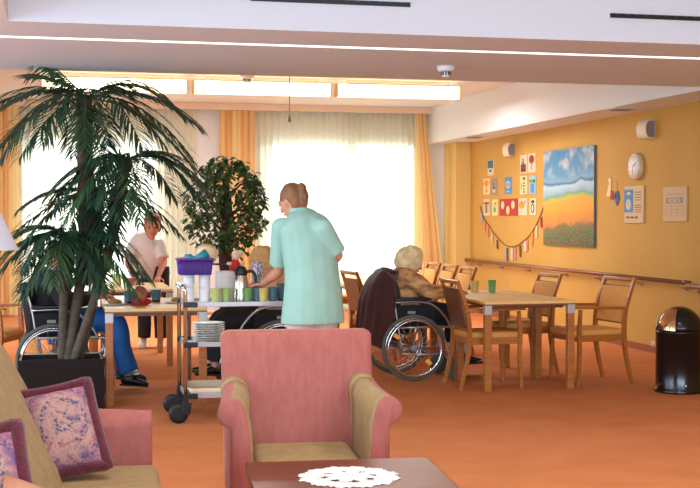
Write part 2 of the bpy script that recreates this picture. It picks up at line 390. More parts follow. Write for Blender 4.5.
card((505.3,177.3,512,194),'blue','bright blue card with a ringed white figure',[('d','white',0,.05,.34,.22),('d','navy',0,.05,.24,.15),('r','white',0,.1,.14,.4),('d','lblue',0,-.35,.3,.05)])
card((520.5,155,527.4,173.3),'white','white card with a brown seated figure',[('r','brown',0,-.22,.75,.42),('d','brown',-.05,.12,.18,.18),('d','tan',-.05,.16,.1,.08),('r','black',0,-.3,.5,.05)])
card((528.5,153.6,536,172.4),'white','white card with a round red flower on a pink stem',[('d','red',0,.2,.36,.24),('r','pink',0,-.18,.16,.4),('d','brown',0,.2,.16,.1)])
card((520.5,176,527.4,194.2),'cream','cream card with a column of small dark dots and green leaf',[('d','red',.1,.36,.2,.09),('d','brown',.1,.1,.1,.06),('d','black',.1,-.05,.1,.06),('d','red',.1,-.22,.1,.06),('d','black',.1,-.38,.12,.06),('r','green',-.25,-.05,.12,.4,.2)])
card((529.5,175.6,536.4,194),'lblue','light blue card with a blue vase under dark leaves',[('r','blue',0,-.18,.5,.5),('d','green',-.1,.22,.4,.1),('d','brown',.25,.2,.15,.09),('d','yellow',0,.32,.12,.05)])
card((484,199,490,215.5),'white','white card with a red bow and dark ribbon',[('r','red',0,.24,.85,.12),('r','black',-.05,-.1,.2,.5),('r','grey',.25,-.1,.1,.5),('d','red',0,.24,.14,.1)])
card((492.6,199.5,498,215.5),'cream','pale green card with a thin green sprig',[('d','green',0,-.15,.22,.18),('r','green',0,.15,.08,.4),('d','green',.2,.25,.14,.08),('d','yellow',-.2,.2,.12,.06)])
card((500,198.8,518,215.8),'red','wide dark red card with three pale footprints',[('d','cream',-.32,.14,.09,.24),('d','cream',-.02,-.18,.09,.26),('d','cream',.26,.14,.09,.24),('d','yellow',-.02,-.34,.05,.07)])
card((519,198.5,527.4,215.3),'white','white card with a golden balloon shape',[('d','orange',-.1,.12,.34,.24),('r','yellow',-.08,-.2,.08,.4),('d','pink',.3,.3,.1,.1)])
card((530,198.3,536.4,215),'white','white card with a black outlined vase',[('d','black',0,.3,.3,.1),('d','black',0,-.1,.28,.28),('d','white',0,-.1,.16,.2),('r','grey',-.1,.3,.1,.16)])
# landscape painting
def paintmat():
    m, N, L, b = nodes_of('landscape_painting')
    tc = N.new('ShaderNodeTexCoord'); sp = N.new('ShaderNodeSeparateXYZ'); L.new(tc.outputs['Generated'], sp.inputs[0])
    n = N.new('ShaderNodeTexNoise'); n.inputs['Scale'].default_value = 3.5; n.inputs['Detail'].default_value = 5; L.new(tc.outputs['Generated'], n.inputs['Vector'])
    a = N.new('ShaderNodeMath'); a.operation = 'MULTIPLY_ADD'; a.inputs[1].default_value = .16; L.new(n.outputs['Fac'], a.inputs[0])
    d = N.new('ShaderNodeMath'); d.operation = 'SUBTRACT'; d.inputs[1].default_value = .045; L.new(a.outputs[0], d.inputs[0]); sl_ = N.new('ShaderNodeMath'); sl_.operation = 'MULTIPLY_ADD'; sl_.inputs[1].default_value = -.07; L.new(sp.outputs[0], sl_.inputs[0]); L.new(sp.outputs[1], sl_.inputs[2]); L.new(sl_.outputs[0], a.inputs[2])
    r = ramp(N, [(0,(44,84,36)),(.13,(54,100,42)),(.2,(100,106,40)),(.24,(190,122,44)),(.30,(204,128,26)),(.38,(216,146,24)),(.46,(206,152,36)),(.50,(170,170,66)),(.525,(110,150,120)),(.56,(140,172,184)),(.635,(170,192,202)),(.66,(60,96,136)),(.685,(116,158,182)),(.75,(84,140,174)),(1,(60,120,162))])
    L.new(d.outputs[0], r.inputs[0])
    # clouds
    n2 = N.new('ShaderNodeTexNoise'); n2.inputs['Scale'].default_value = 5; n2.inputs['Detail'].default_value = 4; L.new(tc.outputs['Generated'], n2.inputs['Vector'])
    cr = N.new('ShaderNodeMapRange'); cr.inputs[1].default_value = .48; cr.inputs[2].default_value = .66; L.new(n2.outputs['Fac'], cr.inputs[0])
    up = N.new('ShaderNodeMapRange'); up.inputs[1].default_value = .68; up.inputs[2].default_value = .8; L.new(sp.outputs[1], up.inputs[0])
    mu = N.new('ShaderNodeMath'); mu.operation = 'MULTIPLY'; L.new(cr.outputs[0], mu.inputs[0]); L.new(up.outputs[0], mu.inputs[1])
    mx = N.new('ShaderNodeMix'); mx.data_type = 'RGBA'; L.new(mu.outputs[0], mx.inputs[0]); L.new(r.outputs[0], mx.inputs[6]); mx.inputs[7].default_value = (*lin((188,188,182)),1)
    # poppies
    mp = N.new('ShaderNodeMapping'); mp.inputs['Scale'].default_value = (17,26,1); L.new(tc.outputs['Generated'], mp.inputs[0])
    v = N.new('ShaderNodeTexVoronoi'); v.inputs['Scale'].default_value = 1; v.voronoi_dimensions = '2D'; v.inputs['Randomness'].default_value = .9; L.new(mp.outputs[0], v.inputs['Vector'])
    pr = N.new('ShaderNodeMapRange'); pr.inputs[1].default_value = .30; pr.inputs[2].default_value = .22; L.new(v.outputs['Distance'], pr.inputs[0])
    lo = N.new('ShaderNodeMapRange'); lo.inputs[1].default_value = .27; lo.inputs[2].default_value = .22; L.new(d.outputs[0], lo.inputs[0])
    m2 = N.new('ShaderNodeMath'); m2.operation = 'MULTIPLY'; L.new(pr.outputs[0], m2.inputs[0]); L.new(lo.outputs[0], m2.inputs[1])
    x2 = N.new('ShaderNodeMix'); x2.data_type = 'RGBA'; L.new(m2.outputs[0], x2.inputs[0]); L.new(mx.outputs[2], x2.inputs[6]); x2.inputs[7].default_value = (*lin((160,44,26)),1)
    L.new(x2.outputs[2], b.inputs['Base Color']); b.inputs['Roughness'].default_value = .6; return m
y, w, z, h = wall_rect(545.8,148.5,596.4,245.8)
t = thing('landscape_painting', (XW, y, z), 0, 'large unframed landscape painting of a poppy field under blue sky', 'painting')
t.matrix_world = T(XW, y, z) @ WM
MB().box((w,h,.03), (0,0,.016)).build('stretcher', mat('canvas_edge', (96,120,130), .7), t)
MB().box((w,h,.002), (0,0,.0322)).build('canvas', paintmat(), t)
# speakers
def speaker(px, label):
    y, w, z, h = wall_rect(*px, X=XW-.08); w = .22
    t = thing('wall_speaker', (XW, y, z), 0, label, 'speaker', 'small wall speakers'); t.matrix_world = T(XW, y, z) @ WM
    dp = .115; pr = [(0,-h/2),(dp*.55,-h/2)]+[(dp*.55+dp*.45*math.cos(q), h/2*math.sin(q)) for q in [-PI/2+k*PI/10 for k in range(1,10)]]+[(dp*.55,h/2),(0,h/2)]
    PM = Matrix(((0,0,1,0),(0,1,0,0),(1,0,0,0),(0,0,0,1)))
    MB().prism(pr, w, T(-w/2,0,0) @ PM, bev=.003).build('housing', mat('speaker_shell', (218,200,170), .5), t)
    MB().prism([(.012+x*.84, y_*.86) for x, y_ in pr], .004, T(w/2,0,0) @ PM).build('grille', mat('speaker_grille', (128,120,112), .7), t)
speaker((502,143,512.7,157), 'small pale wall speaker above the pinned cards')
speaker((635.6,120,652,139), 'small pale wall speaker above the round clock')
# clock
y, w, z, h = wall_rect(628.5,152.5,640,180, X=XW-.05)
t = thing('wall_clock', (XW,y,z), 0, 'round white wall clock with thin hands', 'clock'); t.matrix_world = T(XW,y,z) @ WM
r = h/2
MB().lathe([(r*.97,0),(r,.02),(r*.98,.05),(r*.9,.058)]).build('case', mat('clock_case', (214,190,150), .4), t)
m = MB(); m.lathe([(r*.86,.0),(r*.86,.005)], (0,0,.056)); m.build('dial', mat('clock_dial', (248,248,240), .3), t)
m = MB()
for k in range(12): m.box((.005,.014,.002), (r*.74*math.sin(k*PI/6), r*.74*math.cos(k*PI/6), .0625), (0,0,-k*PI/6))
m.build('hour_marks', C['black'], t)
MB().box((.007,r*.5,.002), (r*.2,r*.12,.065), (0,0,-1.05)).build('hour_hand', C['black'], t)
MB().box((.005,r*.66,.002), (-.01,-r*.3,.067), (0,0,2.95-PI)).build('minute_hand', C['black'], t)
# two boards
y, w, z, h = wall_rect(626,186,645,223)
t = thing('notice_board', (XW,y,z), 0, 'beige notice board with a blue picture pinned at its left', 'board'); t.matrix_world = T(XW,y,z) @ WM
MB().box((w,h,.02), (0,0,.01), bev=.004).build('panel', mat('board_beige', (214,184,140), .7), t)
m = MB(); m.box((w*.45,h*.62,.004), (-w*.26,h*.1,.0225)); disc(m,-w*.26,h*.0,w*.13,h*.15,.0248,1); disc(m,-w*.24,h*.3,w*.1,h*.04,.0248,1); disc(m,-w*.26,h*.02,w*.05,h*.1,.026,2); m.build('blue_picture', [C['blue'], C['white'], C['tan']], t)
m = MB()
for k in range(4): rc(m, w*.23, h*(.33-.07*k), w*.34, h*.018, .0205, 0)
for k in range(4): rc(m, w*.23, h*(-.02-.06*k), w*.34, h*.018, .0205, 0)
for k in range(3): rc(m, -w*.3+w*.22*k, -h*.35, w*.16, h*.05, .0205, 0)
m.build('printed_lines', C['brown'], t)
y, w, z, h = wall_rect(664.5,186.5,688,221.5)
t = thing('plan_board', (XW,y,z), 0, 'beige board with a printed plan and dark box, nearest the right edge', 'board'); t.matrix_world = T(XW,y,z) @ WM
MB().box((w,h,.018), (0,0,.009), bev=.003).build('panel', mat('board_tan', (206,174,132), .7), t)
m = MB(); rc(m,0,h*.1,w*.72,h*.17,.0182,0); rc(m,0,h*.1,w*.5,h*.1,.0196,1); rc(m,-w*.1,h*.1,w*.1,h*.05,.021,0); rc(m,w*.12,h*.1,w*.1,h*.05,.021,0)
for k in range(5): rc(m, 0, h*(.3-.035*k) if k < 2 else -h*(.06+.1*k-.2), w*.8, h*.008, .0182, 0)
for k in range(4): rc(m, w*(-.36+.24*k), -h*.18, w*.008, h*.34, .0182, 0)
m.build('plan_print', [C['grey'], C['tan']], t)
# hanging paper ornaments
def ornament(px, label, keys, shapes, string):
    y, w, z, h = wall_rect(*px); t = thing('paper_ornament', (XW,y,z), 0, label, 'ornament', 'paper ornaments beside the painting'); t.matrix_world = T(XW,y,z) @ WM
    for nm, k, poly in shapes: MB().prism([(x*w, yy*h) for x, yy in poly], .006, T(0,0,.004)).build(nm, C[k], t)
    MB().sweep([(0,h*.4,.006),(0,h*string,.004)], .002, 5).build('string', C['brown'], t)
el = lambda cx, cy, rx, ry: [(cx+rx*math.cos(k*PI/6), cy+ry*math.sin(k*PI/6)) for k in range(12)]
ornament((607,177,614,201), 'cream and red paper figure hanging by the painting', None, [('head','cream',el(0,.36,.22,.1)),('body','cream',[(-.5,-.3),(.1,-.3),(.2,.26),(-.1,.26)]),('red_scarf','red',[(.05,-.45),(.5,-.42),(.45,-.1),(.15,-.05)])], .5)
ornament((615,188,620,206), 'small dark blue paper bird hanging beside the cream figure', None, [('body','navy',[(-.5,-.1),(0,-.5),(.5,-.1),(.2,.35),(-.2,.3)]),('wing','teal',[(-.6,.1),(-.1,-.1),(-.2,.3)])], .9)
# garland
pts = [(480,206),(483,216),(489,226),(496,236),(503,243.5),(509,246.5),(516,246),(522,242),(529,236),(535,227),(540,216),(544,206)]
P3 = [PX(a,b,XW-.012) for a, b in pts]
t = thing('garland', P3[5], 0, 'garland of small paper flags strung in a curve below the cards', 'garland')
o0 = P3[5]
MB().sweep([p-o0 for p in P3], .006, 6, sub=4).build('cord', C['brown'], t)
fl = [(481.5,213,'lblue',.13),(484.5,221,'pink',.15),(487.5,227,'pink',.15),(492,234,'tan',.13),(497,240,'brown',.13),(507,248,'navy',.19),(512,248,'white',.17),(515,248,'pink',.17),(520,245,'brown',.17),(525,241,'white',.15),(527,240,'pink',.15),(532,233,'orange',.18),(536.5,226,'white',.17),(541,217,'red',.14)]
for a, b, k, h in fl:
    p = PX(a,b,XW-.012)-o0; w = .06; dx = random.uniform(-.01,.01)
    MB().hexa([(-.003,p.y-w/2+dx,p.z-h),(.003,p.y-w/2+dx,p.z-h),(.003,p.y+w/2+dx,p.z-h*.92),(-.003,p.y+w/2+dx,p.z-h*.92),(-.003,p.y-w/2,p.z),(.003,p.y-w/2,p.z),(.003,p.y+w/2,p.z),(-.003,p.y+w/2,p.z)]).build('flag', C[k], t)
p = PX(654,345,XW)
t = thing('wall_socket', (XW,p.y,p.z), 0, 'white wall socket low on the yellow wall beside the bin', 'socket'); t.matrix_world = T(XW,p.y,p.z) @ WM
MB().box((.08,.08,.012), (0,0,.006), bev=.004).build('plate', mat('socket_cream', (222,200,160), .4), t)
MB().lathe([(.024,0),(.024,.003)], (0,0,.012)).build('insert', mat('socket_insert', (190,170,134), .4), t)

# ------------------------------------------------------------------ furniture
def make_chair():
    t = thing('dining_chair', (0,0,0))
    W, D = .5, .5
    for s in (-1, 1):
        y = s*(W/2-.02)
        m = MB(); m.sweep([(D/2-.02,y,0),(D/2-.035,y,.3),(D/2-.03,y,.45),(D/2-.045,y,.655)], [(.018,.018),(.025,.022),(.026,.023),(.022,.019)], 4, side=(1,1,0), smooth=False, sub=3); m.build('front_leg', BEECH, t)
        m = MB(); m.sweep([(-D/2-.06,y,0),(-D/2+.0,y,.25),(-D/2+.02,y,.45),(-D/2-.0,y,.66),(-D/2-.09,y,.92)], [(.019,.018),(.026,.023),(.029,.024),(.026,.022),(.02,.019)], 4, side=(1,1,0), smooth=False, sub=3); m.build('rear_leg', BEECH, t)
        MB().box((D+.03,.045,.025), (.0,y,.668), (0,-.03,0), bev=.009, seg=3).build('armrest', BEECH, t)
    m = MB(); 
    for s in (-1,1): m.box((D-.06,.022,.055), (.0,s*(W/2-.025),.405), bev=.004)
    for s in (-1,1): m.box((.022,W-.06,.055), (s*(D/2-.03),0,.405), bev=.004)
    m.build('apron', BEECH, t)
    MB().box((D-.01,W-.07,.06), (.01,0,.45), bev=.024, seg=4).build('seat', ORANGE, t)
    x0, z0, x1, z1 = -D/2+.012, .52, -D/2-.062, .85
    a = math.atan2(x0-x1, z1-z0)
    b = MB().box((.014,W-.07,math.hypot(z1-z0,x1-x0)), ((x0+x1)/2-.012,0,(z0+z1)/2), (0,-a,0), bev=.004).build('backrest', BEECHD, t)
    MB().box((.034,W-.085,math.hypot(z1-z0,x1-x0)-.02), ((x0+x1)/2+.01,0,(z0+z1)/2), (0,-a,0), bev=.014, seg=4).build('back_cushion', ORANGE, b)
    MB().box((.028,W-.04,.034), (-D/2-.083,0,.902), (0,-a,0), bev=.008, seg=3).build('top_rail', BEECH, t)
    return t
def make_table(lx, ly):
    t = thing('square_table', (0,0,0))
    MB().box((lx,ly,.024), (0,0,.738), bev=.003).box((lx-.002,ly-.002,.012), (0,0,.722), mi=1).build('tabletop', [TOPW, TOPE], t)
    for sx in (-1,1):
        for sy in (-1,1):
            l = MB().box((.058,.058,.64), (sx*(lx/2-.033),sy*(ly/2-.033),.32), bev=.004).build('leg', BEECH, t)
            MB().box((.062,.062,.076), (sx*(lx/2-.033),sy*(ly/2-.033),.678), bev=.003).build('bracket', BRACK, l)
    m = MB()
    for s in (-1,1): m.box((lx-.14,.02,.03), (0,s*(ly/2-.10),.70)); m.box((.02,ly-.14,.03), (s*(lx/2-.10),0,.70))
    m.build('apron', BEECHD, t)
    return t
T0 = make_table(.8,.8); gt = 'square dining tables'
tabs = [((3.82,10.2,0),'square beech table nearest the black bin, with chairs on both sides'), ((3.82,11.02,0),'second square beech table, joined behind the front one, holding two cups'),
        ((3.26,12.75,0),'far square table before the row of three empty chairs'), ((3.26,13.57,0),'farthest square table but one on the right side'), ((3.26,14.39,0),'farthest square table on the right side, close to the windows')]
for k, (l, lb) in enumerate(tabs):
    o = T0 if k == 0 else dup(T0)
    o.location = l; tag(o, lb, 'table', gt)
TL = make_table(.78,1.26); TL.location = (.72,10.3,0); tag(TL, 'beech table just behind the planter and trolley, with doll and glasses', 'table', 'tables on the left'); TL.name = 'dining_table'
o = dup(TL, (.68,12.85,0)); o['label'] = 'second beech table on the left, where the woman in the white shirt leans'
C0 = make_chair(); gc = 'wooden armchairs at the tables'
chairs = [((3.57,10.19),0,'wooden armchair seen from behind, nearest chair at the front table'),
          ((4.51,10.22),PI+.14,'wooden armchair with orange seat facing left, right of the front table'),
          ((4.16,11.02),PI+.05,'wooden armchair pushed in behind the front table, below the painting'),
          ((3.93,12.75),PI,'nearest of the three far empty chairs beside the yellow wall'),
          ((3.93,13.38),PI,'middle of the three far empty chairs beside the yellow wall'),
          ((3.93,14.02),PI,'farthest of the three far empty chairs beside the yellow wall'),
          ((3.10,12.0),.1,'wooden chair seen from behind between the green tunic and the brown coat'),
          ((3.55,15.3),.2,'distant wooden chair half hidden by the right elbow of the green tunic'),
          ((-.62,11.25),-.35,'wooden armchair with orange back at the left edge below the lampshade')]
for k, (l, r, lb) in enumerate(chairs):
    o = C0 if k == 0 else dup(C0)
    o.location = (*l, 0); o.rotation_euler = (0,0,r); tag(o, lb, 'chair', gc)

def tumbler(loc, r, h, c, label, group, fill=None, name='tumbler'):
    o = thing(name, loc, 0, label, 'cup', group)
    b = MB().lathe([(r*.78,0),(r,h),(r*.93,h),(r*.72,.006)], n=20, caps=False).lathe([(.001,.004),(r*.78,0)], n=20, caps=False).build('beaker', c, o)
    if fill: MB().lathe([(r*.80,.004),(r*.80+(r*.13)*.6,h*.6)], n=20).build('drink', fill, o)
    return o
def tint(name, c):
    m, N, L, b = nodes_of(name); b.inputs['Base Color'].default_value = (*lin(c),1); b.inputs['Roughness'].default_value = .25
    t = N.new('ShaderNodeBsdfTransparent'); t.inputs[0].default_value = (*lin(tuple(min(255,v//4+190) for v in c)),1)
    mx = N.new('ShaderNodeMixShader'); mx.inputs[0].default_value = .55; L.new(t.outputs[0], mx.inputs[1]); L.new(b.outputs[0], mx.inputs[2]); L.new(mx.outputs[0], N['Material Output'].inputs[0]); return m
GRN, YLC, TEAL, LIME = tint('green_plastic', (136,190,110)), tint('yellow_plastic', (240,214,130)), tint('teal_plastic', (110,150,164)), tint('lime_plastic', (214,222,140))
DRK = mat('dark_juice', (24,18,22), .2)
p = PZ(474.5,292,.75); tumbler((p.x,p.y,.75), .042, .105, YLC, 'yellow beaker on the right hand table', 'beakers on the right table')
p = PZ(492,292.5,.75); tumbler((p.x,p.y,.75), .04, .115, GRN, 'green beaker on the right hand table', 'beakers on the right table')
p = PZ(482.5,293,.75); tag(MB().box((.12,.09,.006), (0,0,.003), bev=.001).build('folded_napkin', WPLAST, None, (p.x,p.y,.75), (0,0,.4)), 'small white napkin between the yellow and green beakers', 'napkin')

# bin
p = PZ(680,395,0); bx, by = p.x+.09, p.y+.19
t = thing('push_bin', (bx,by,0), 0, 'black cylindrical push bin with a domed shiny lid', 'bin')
BLK = mat('black_gloss', (16,15,15), .18)
MB().lathe([(.199,0),(.203,.015),(.195,.03),(.191,.04),(.191,.49),(.196,.495),(.196,.51)], n=40).build('body', BLK, t)
m = MB(); prof = [(.195*math.cos(a), .51+.2*math.sin(a)) for a in [k*PI/2/10 for k in range(10)]]+[(.002,.71)]; m.lathe(prof, n=40); m.build('dome', BLK, t)
m = MB(); rg = []
for a in [-.42+.12*k for k in range(8)]:
    rg.append([(.1985*math.cos(e)*math.cos(a+PI+.5), .1985*math.cos(e)*math.sin(a+PI+.5), .512+.2035*math.sin(e)) for e in [.04+.13*q for q in range(9)]])
m.loft(rg, closed_ring=False); m.build('push_flap', mat('flap_brass', (222,180,130), .12, metal=1), t)
MB().box((.08,.03,.012), (-.215,-.06,.075), (0,0,.4), bev=.004).build('pedal', mat('pedal_brass', (190,140,80), .3, metal=1), t)
MB().lathe([(.012,0),(.01,.006)], (-.04,-.196,.07), 12, Matrix.Rotation(PI/2,4,'X')).build('badge', CHROME, t)

# ------------------------------------------------------------------ upholstered seats
def rrect(x0, x1, y0, y1, r, z, n=4):
    out = []
    for cx, cy, a0 in ((x1-r,y1-r,0),(x0+r,y1-r,PI/2),(x0+r,y0+r,PI),(x1-r,y0+r,1.5*PI)):
        for k in range(n+1): a = a0+k*PI/2/n; out.append(Vector((cx+r*math.cos(a), cy+r*math.sin(a), z)))
    return out
def armchair(name, half, loc, rot, label, cat, bx0, bx1, ztop, zarm, zseat, mb, ma_in, ma_out, mcap, mseat, mfront, xf=.34, flare=.035, rise=.03, sext=0):
    t = thing(name, loc, rot, label, cat)
    th = .13
    # backrest
    m = MB(); rings = []
    wb, wt = half+.11, half+.125
    for k in range(9):
        u = k/8; z = .14+(ztop-.14)*u; uu = max(0,(z-zseat)/(ztop-zseat)); xf_ = bx0+(bx1-bx0)*uu; w = wb+(wt-wb)*u
        rings.append(rrect(xf_-th-.03*(1-u), xf_, -w, w, .035, z))
    for dz, ins in ((.016,.012),(.024,.03)):
        rings.append(rrect(bx1-th+ins, bx1-ins, -wt+ins, wt-ins, .03, ztop+dz))
    n = 20; mis = [0]*n
    for k in range(n): mis[k] = 0 if (k <= 4 or k >= 15) else 1
    m.loft(rings, mis=mis, capmi=1)
    m.build('backrest', [mb, OLIVEP], t)
    for s in (-1, 1):
        m = MB(); rings = []; xs = [bx0-.1, bx0+.02, bx0+.12, .1, xf-.04, xf, xf+.012]
        for i, x in enumerate(xs):
            u = (x-xs[0])/(xf-xs[0]); u = min(1,max(0,u)); zt = zarm+(rise if s < 0 else .04)*(1-u)**1.8; f = flare*u*u; ins = .012 if i == len(xs)-1 else 0
            r = .068-ins; cy = half+.062+f; cz = zt-r; P = [(half+.0+ins,.12),(half+.0+ins,zseat-.03)]
            P += [(half+.002+f*.3+ins, cz-.06)]
            P += [(cy-r*math.cos(a), cz+r*math.sin(a)) for a in [k*PI*1.22/9 for k in range(10)]]
            P += [(half+.105-ins, cz-.07),(half+.105-ins,.12)]
            rings.append([Vector((x, s*yy, zz)) for yy, zz in (P if s > 0 else P)])
        nn = len(rings[0]); mis = [0]*nn
        for k in range(nn): mis[k] = 0 if k <= 6 else 1  # arm faces split by direction to imitate the fabric's sheen
        m.loft(rings[:2], mis=[3 if s > 0 or flare > 0 else 2]*nn, capmi=3); m.loft(rings[1:], mis=mis, capmi=2); m.build('arm', [ma_in, ma_out, mcap, OLIVE], t)
    m = MB(); m.box((xf+sext-.02-bx0+.05, 2*half-.01, .16), ((bx0-.05+xf+sext-.02)/2, 0, zseat-.08), bev=.045, seg=5); m.build('seat_cushion', mseat, t)
    m = MB(); m.box((xf-.03-bx0+.12, 2*half+.02, zseat-.2), ((bx0-.1+xf-.03)/2, 0, .08+(zseat-.2)/2), bev=.012); m.build('base', mfront, t)
    for sx in (bx0-.05, xf-.08):
        for sy in (-1,1): MB().lathe([(.018,0),(.028,.1)], (sx, sy*(half+.03), 0), 12).build('foot', BEECHD, t)
    return t
armchair('armchair', .252, (1.118,5.80,0), -PI/2-.09, 'pink upholstered armchair with beige sheen painted on its arms, facing the coffee table', 'armchair', -.16, -.30, .862, .645, .352, PINK, OLIVE, PINK, PINK, OLIVE, PINK)
armchair('loveseat', .90, (.008,4.70,0), -.05, 'loveseat in painted beige and pink sheen at the left edge with two fringed cushions', 'sofa', -.02, -.30, .875, .585, .36, OLIVE, PINK, PINK, OLIVEP, OLIVE, OLIVE, xf=.33, flare=.0, rise=.12, sext=.06)

def cushmat():
    m, N, L, b = nodes_of('tapestry')
    tc = N.new('ShaderNodeTexCoord'); mp = N.new('ShaderNodeMapping'); L.new(tc.outputs['Object'], mp.inputs[0])
    n = N.new('ShaderNodeTexNoise'); n.inputs['Scale'].default_value = 20; n.inputs['Detail'].default_value = 6; n.inputs['Roughness'].default_value = .65; n.inputs['Distortion'].default_value = 1.2; L.new(mp.outputs[0], n.inputs['Vector'])
    ln = N.new('ShaderNodeVectorMath'); ln.operation = 'LENGTH'
    sc = N.new('ShaderNodeVectorMath'); sc.operation = 'MULTIPLY'; sc.inputs[1].default_value = (1,.82,0); L.new(tc.outputs['Object'], sc.inputs[0]); L.new(sc.outputs[0], ln.inputs[0])
    r1 = ramp(N, [(.28,(60,60,90)),(.4,(120,96,128)),(.47,(156,82,108)),(.54,(168,130,134)),(.62,(160,72,96)),(.72,(90,90,120))]); L.new(n.outputs['Fac'], r1.inputs[0])
    r2 = ramp(N, [(.3,(70,66,96)),(.42,(152,112,122)),(.52,(186,148,128)),(.62,(164,100,108)),(.72,(100,98,122))]); L.new(n.outputs['Fac'], r2.inputs[0])
    a = N.new('ShaderNodeMapRange'); a.inputs[1].default_value = .115; a.inputs[2].default_value = .145; L.new(ln.outputs['Value'], a.inputs[0])
    mx = N.new('ShaderNodeMix'); mx.data_type = 'RGBA'; L.new(a.outputs[0], mx.inputs[0]); L.new(r2.outputs[0], mx.inputs[6]); L.new(r1.outputs[0], mx.inputs[7])
    # dark flower sprigs in the middle and on the ring
    v = N.new('ShaderNodeTexVoronoi'); v.inputs['Scale'].default_value = 60; v.feature = 'F1'; L.new(mp.outputs[0], v.inputs['Vector'])
    c = N.new('ShaderNodeMapRange'); c.inputs[1].default_value = .5; c.inputs[2].default_value = .38; L.new(v.outputs['Distance'], c.inputs[0])
    w = N.new('ShaderNodeTexWave'); w.wave_type = 'RINGS'; w.rings_direction = 'SPHERICAL'; w.inputs['Scale'].default_value = 5.2; w.inputs['Distortion'].default_value = 3; w.inputs['Detail'].default_value = 3; L.new(sc.outputs[0], w.inputs['Vector'])
    wr = N.new('ShaderNodeMapRange'); wr.inputs[1].default_value = .62; wr.inputs[2].default_value = .8; L.new(w.outputs['Fac'], wr.inputs[0])
    mu = N.new('ShaderNodeMath'); mu.operation = 'MULTIPLY'; L.new(c.outputs[0], mu.inputs[0]); L.new(wr.outputs[0], mu.inputs[1])
    x2 = N.new('ShaderNodeMix'); x2.data_type = 'RGBA'; L.new(mu.outputs[0], x2.inputs[0]); L.new(mx.outputs[2], x2.inputs[6]); x2.inputs[7].default_value = (*lin((84,82,108)),1)
    L.new(x2.outputs[2], b.inputs['Base Color']); b.inputs['Roughness'].default_value = .9; return m
TAP = cushmat()
FRINGE = mat('burgundy_fringe', (104,22,40), .9, c2=(76,14,28), nscale=60, bump=.6, bscale=180, sheen=.3)
def cushion(tl, tr, bl, label, S=None, ext=0):
    tl, tr, bl = PD(*tl), PD(*tr), PD(*bl)
    ux = (tr-tl); w = ux.length; ux.normalize(); uy = tl-bl; uy -= ux*uy.dot(ux); h = uy.length; uy.normalize(); uz = ux.cross(uy)
    c = (tr+bl)/2
    t = thing('cushion', c, 0, label, 'cushion', 'fringed cushions on the loveseat')
    t.matrix_world = T(c) @ Matrix((ux,uy,uz)).transposed().to_4x4()
    m = MB(); n = 22; hw, hh = w/2-.012, h/2-.012
    for s in (1,-1):
        g = []
        for j in range(n+1):
            r = []
            for i in range(n+1):
                u, v = 2*i/n-1, 2*j/n-1; k = 1-.05*(1-abs(u)**2)*(abs(v)**3); k2 = 1-.05*(1-abs(v)**2)*(abs(u)**3)
                th = .075*((1-abs(u)**2.6)*(1-abs(v)**2.6))**.6
                r.append(Vector((u*hw*k2, v*hh*k, s*th+.006*mnoise.noise((u*3,v*3,s)))))
            g.append(r)
        m.loft(g, closed_ring=False)
    bmesh.ops.remove_doubles(m.bm, verts=m.bm.verts[:], dist=.0008)
    m.build('cover', TAP, t)
    per = []; K = 120
    for k in range(K):
        a = k/K*4; e = int(a); f = a-e; u, v = [(2*f-1,-1),(1,2*f-1),(1-2*f,1),(-1,1-2*f)][e]
        kk = 1-.05*(1-abs(u)**2)*(abs(v)**3); k2 = 1-.05*(1-abs(v)**2)*(abs(u)**3)
        per.append(Vector((u*(hw+.008)*k2, v*(hh+.008)*kk, 0)))
    MB().sweep(per, [.025]*K, 8, side=(0,0,1), closed=True).build('fringe', FRINGE, t)
cushion((13,396,5.30),(84,381,5.40),(40,482,5.12), 'fringed tapestry cushion leaning on the loveseat, the farther one')
cushion((-108,448,3.92),(4,426,4.02),(-62,560,3.78), 'fringed pink cushion cut by the left edge of the picture')

# coffee table with doily
COF = mat('coffee_table_wood', (92,40,20), .32, spec=.2, c2=(110,52,26), nscale=2.2, stretch=(1.5,12,1))
ct = thing('coffee_table', (1.02,4.42,0), -.09, 'low reddish brown wooden coffee table in the foreground', 'coffee table')
ct_p = [PZ(245,462,.5), PZ(428,457,.5)]; cx = (ct_p[0]+ct_p[1])/2; ax = (ct_p[1]-ct_p[0]); L_ = ax.length; an = math.atan2(ax.y, ax.x)
dv = Vector((math.sin(an), -math.cos(an), 0)); cc = cx+dv*.36
ct.location = (cc.x, cc.y, 0); ct.rotation_euler = (0,0,an)
MB().box((L_,.72,.035), (0,0,.4825), bev=.006).build('tabletop', COF, ct)
m = MB()
for s in (-1,1): m.box((L_-.12,.02,.07), (0,s*.31,.43)); m.box((.02,.62,.07), (s*(L_/2-.05),0,.43))
m.build('apron', COF, ct)
for sx in (-1,1):
    for sy in (-1,1): MB().box((.05,.05,.465), (sx*(L_/2-.05),sy*.31,.2325), bev=.004).build('leg', COF, ct)
pd = PZ(349,477,.5)
LACE = mat('lace_white', (236,234,230), .9, bump=.5, bscale=150)
m = MB(); R_ = .182
rng = []; K = 192
for r0, z in ((.52,.0005),(.52,.003),(.7,.004),(.92,.0035),(1.0,.001)):
    rng.append([Vector(((R_*r0*(1+(.045*math.sin(12*a)+.03*math.sin(31*a) if r0 > .6 else .12*math.cos(8*a))))*math.cos(a), (R_*r0*(1+(.045*math.sin(12*a)+.03*math.sin(31*a) if r0 > .6 else .12*math.cos(8*a))))*math.sin(a), z+.0012*math.sin(K*a*.25+r0*40))) for a in [2*PI*k/K for k in range(K)]])
m.loft(rng, caps=False)
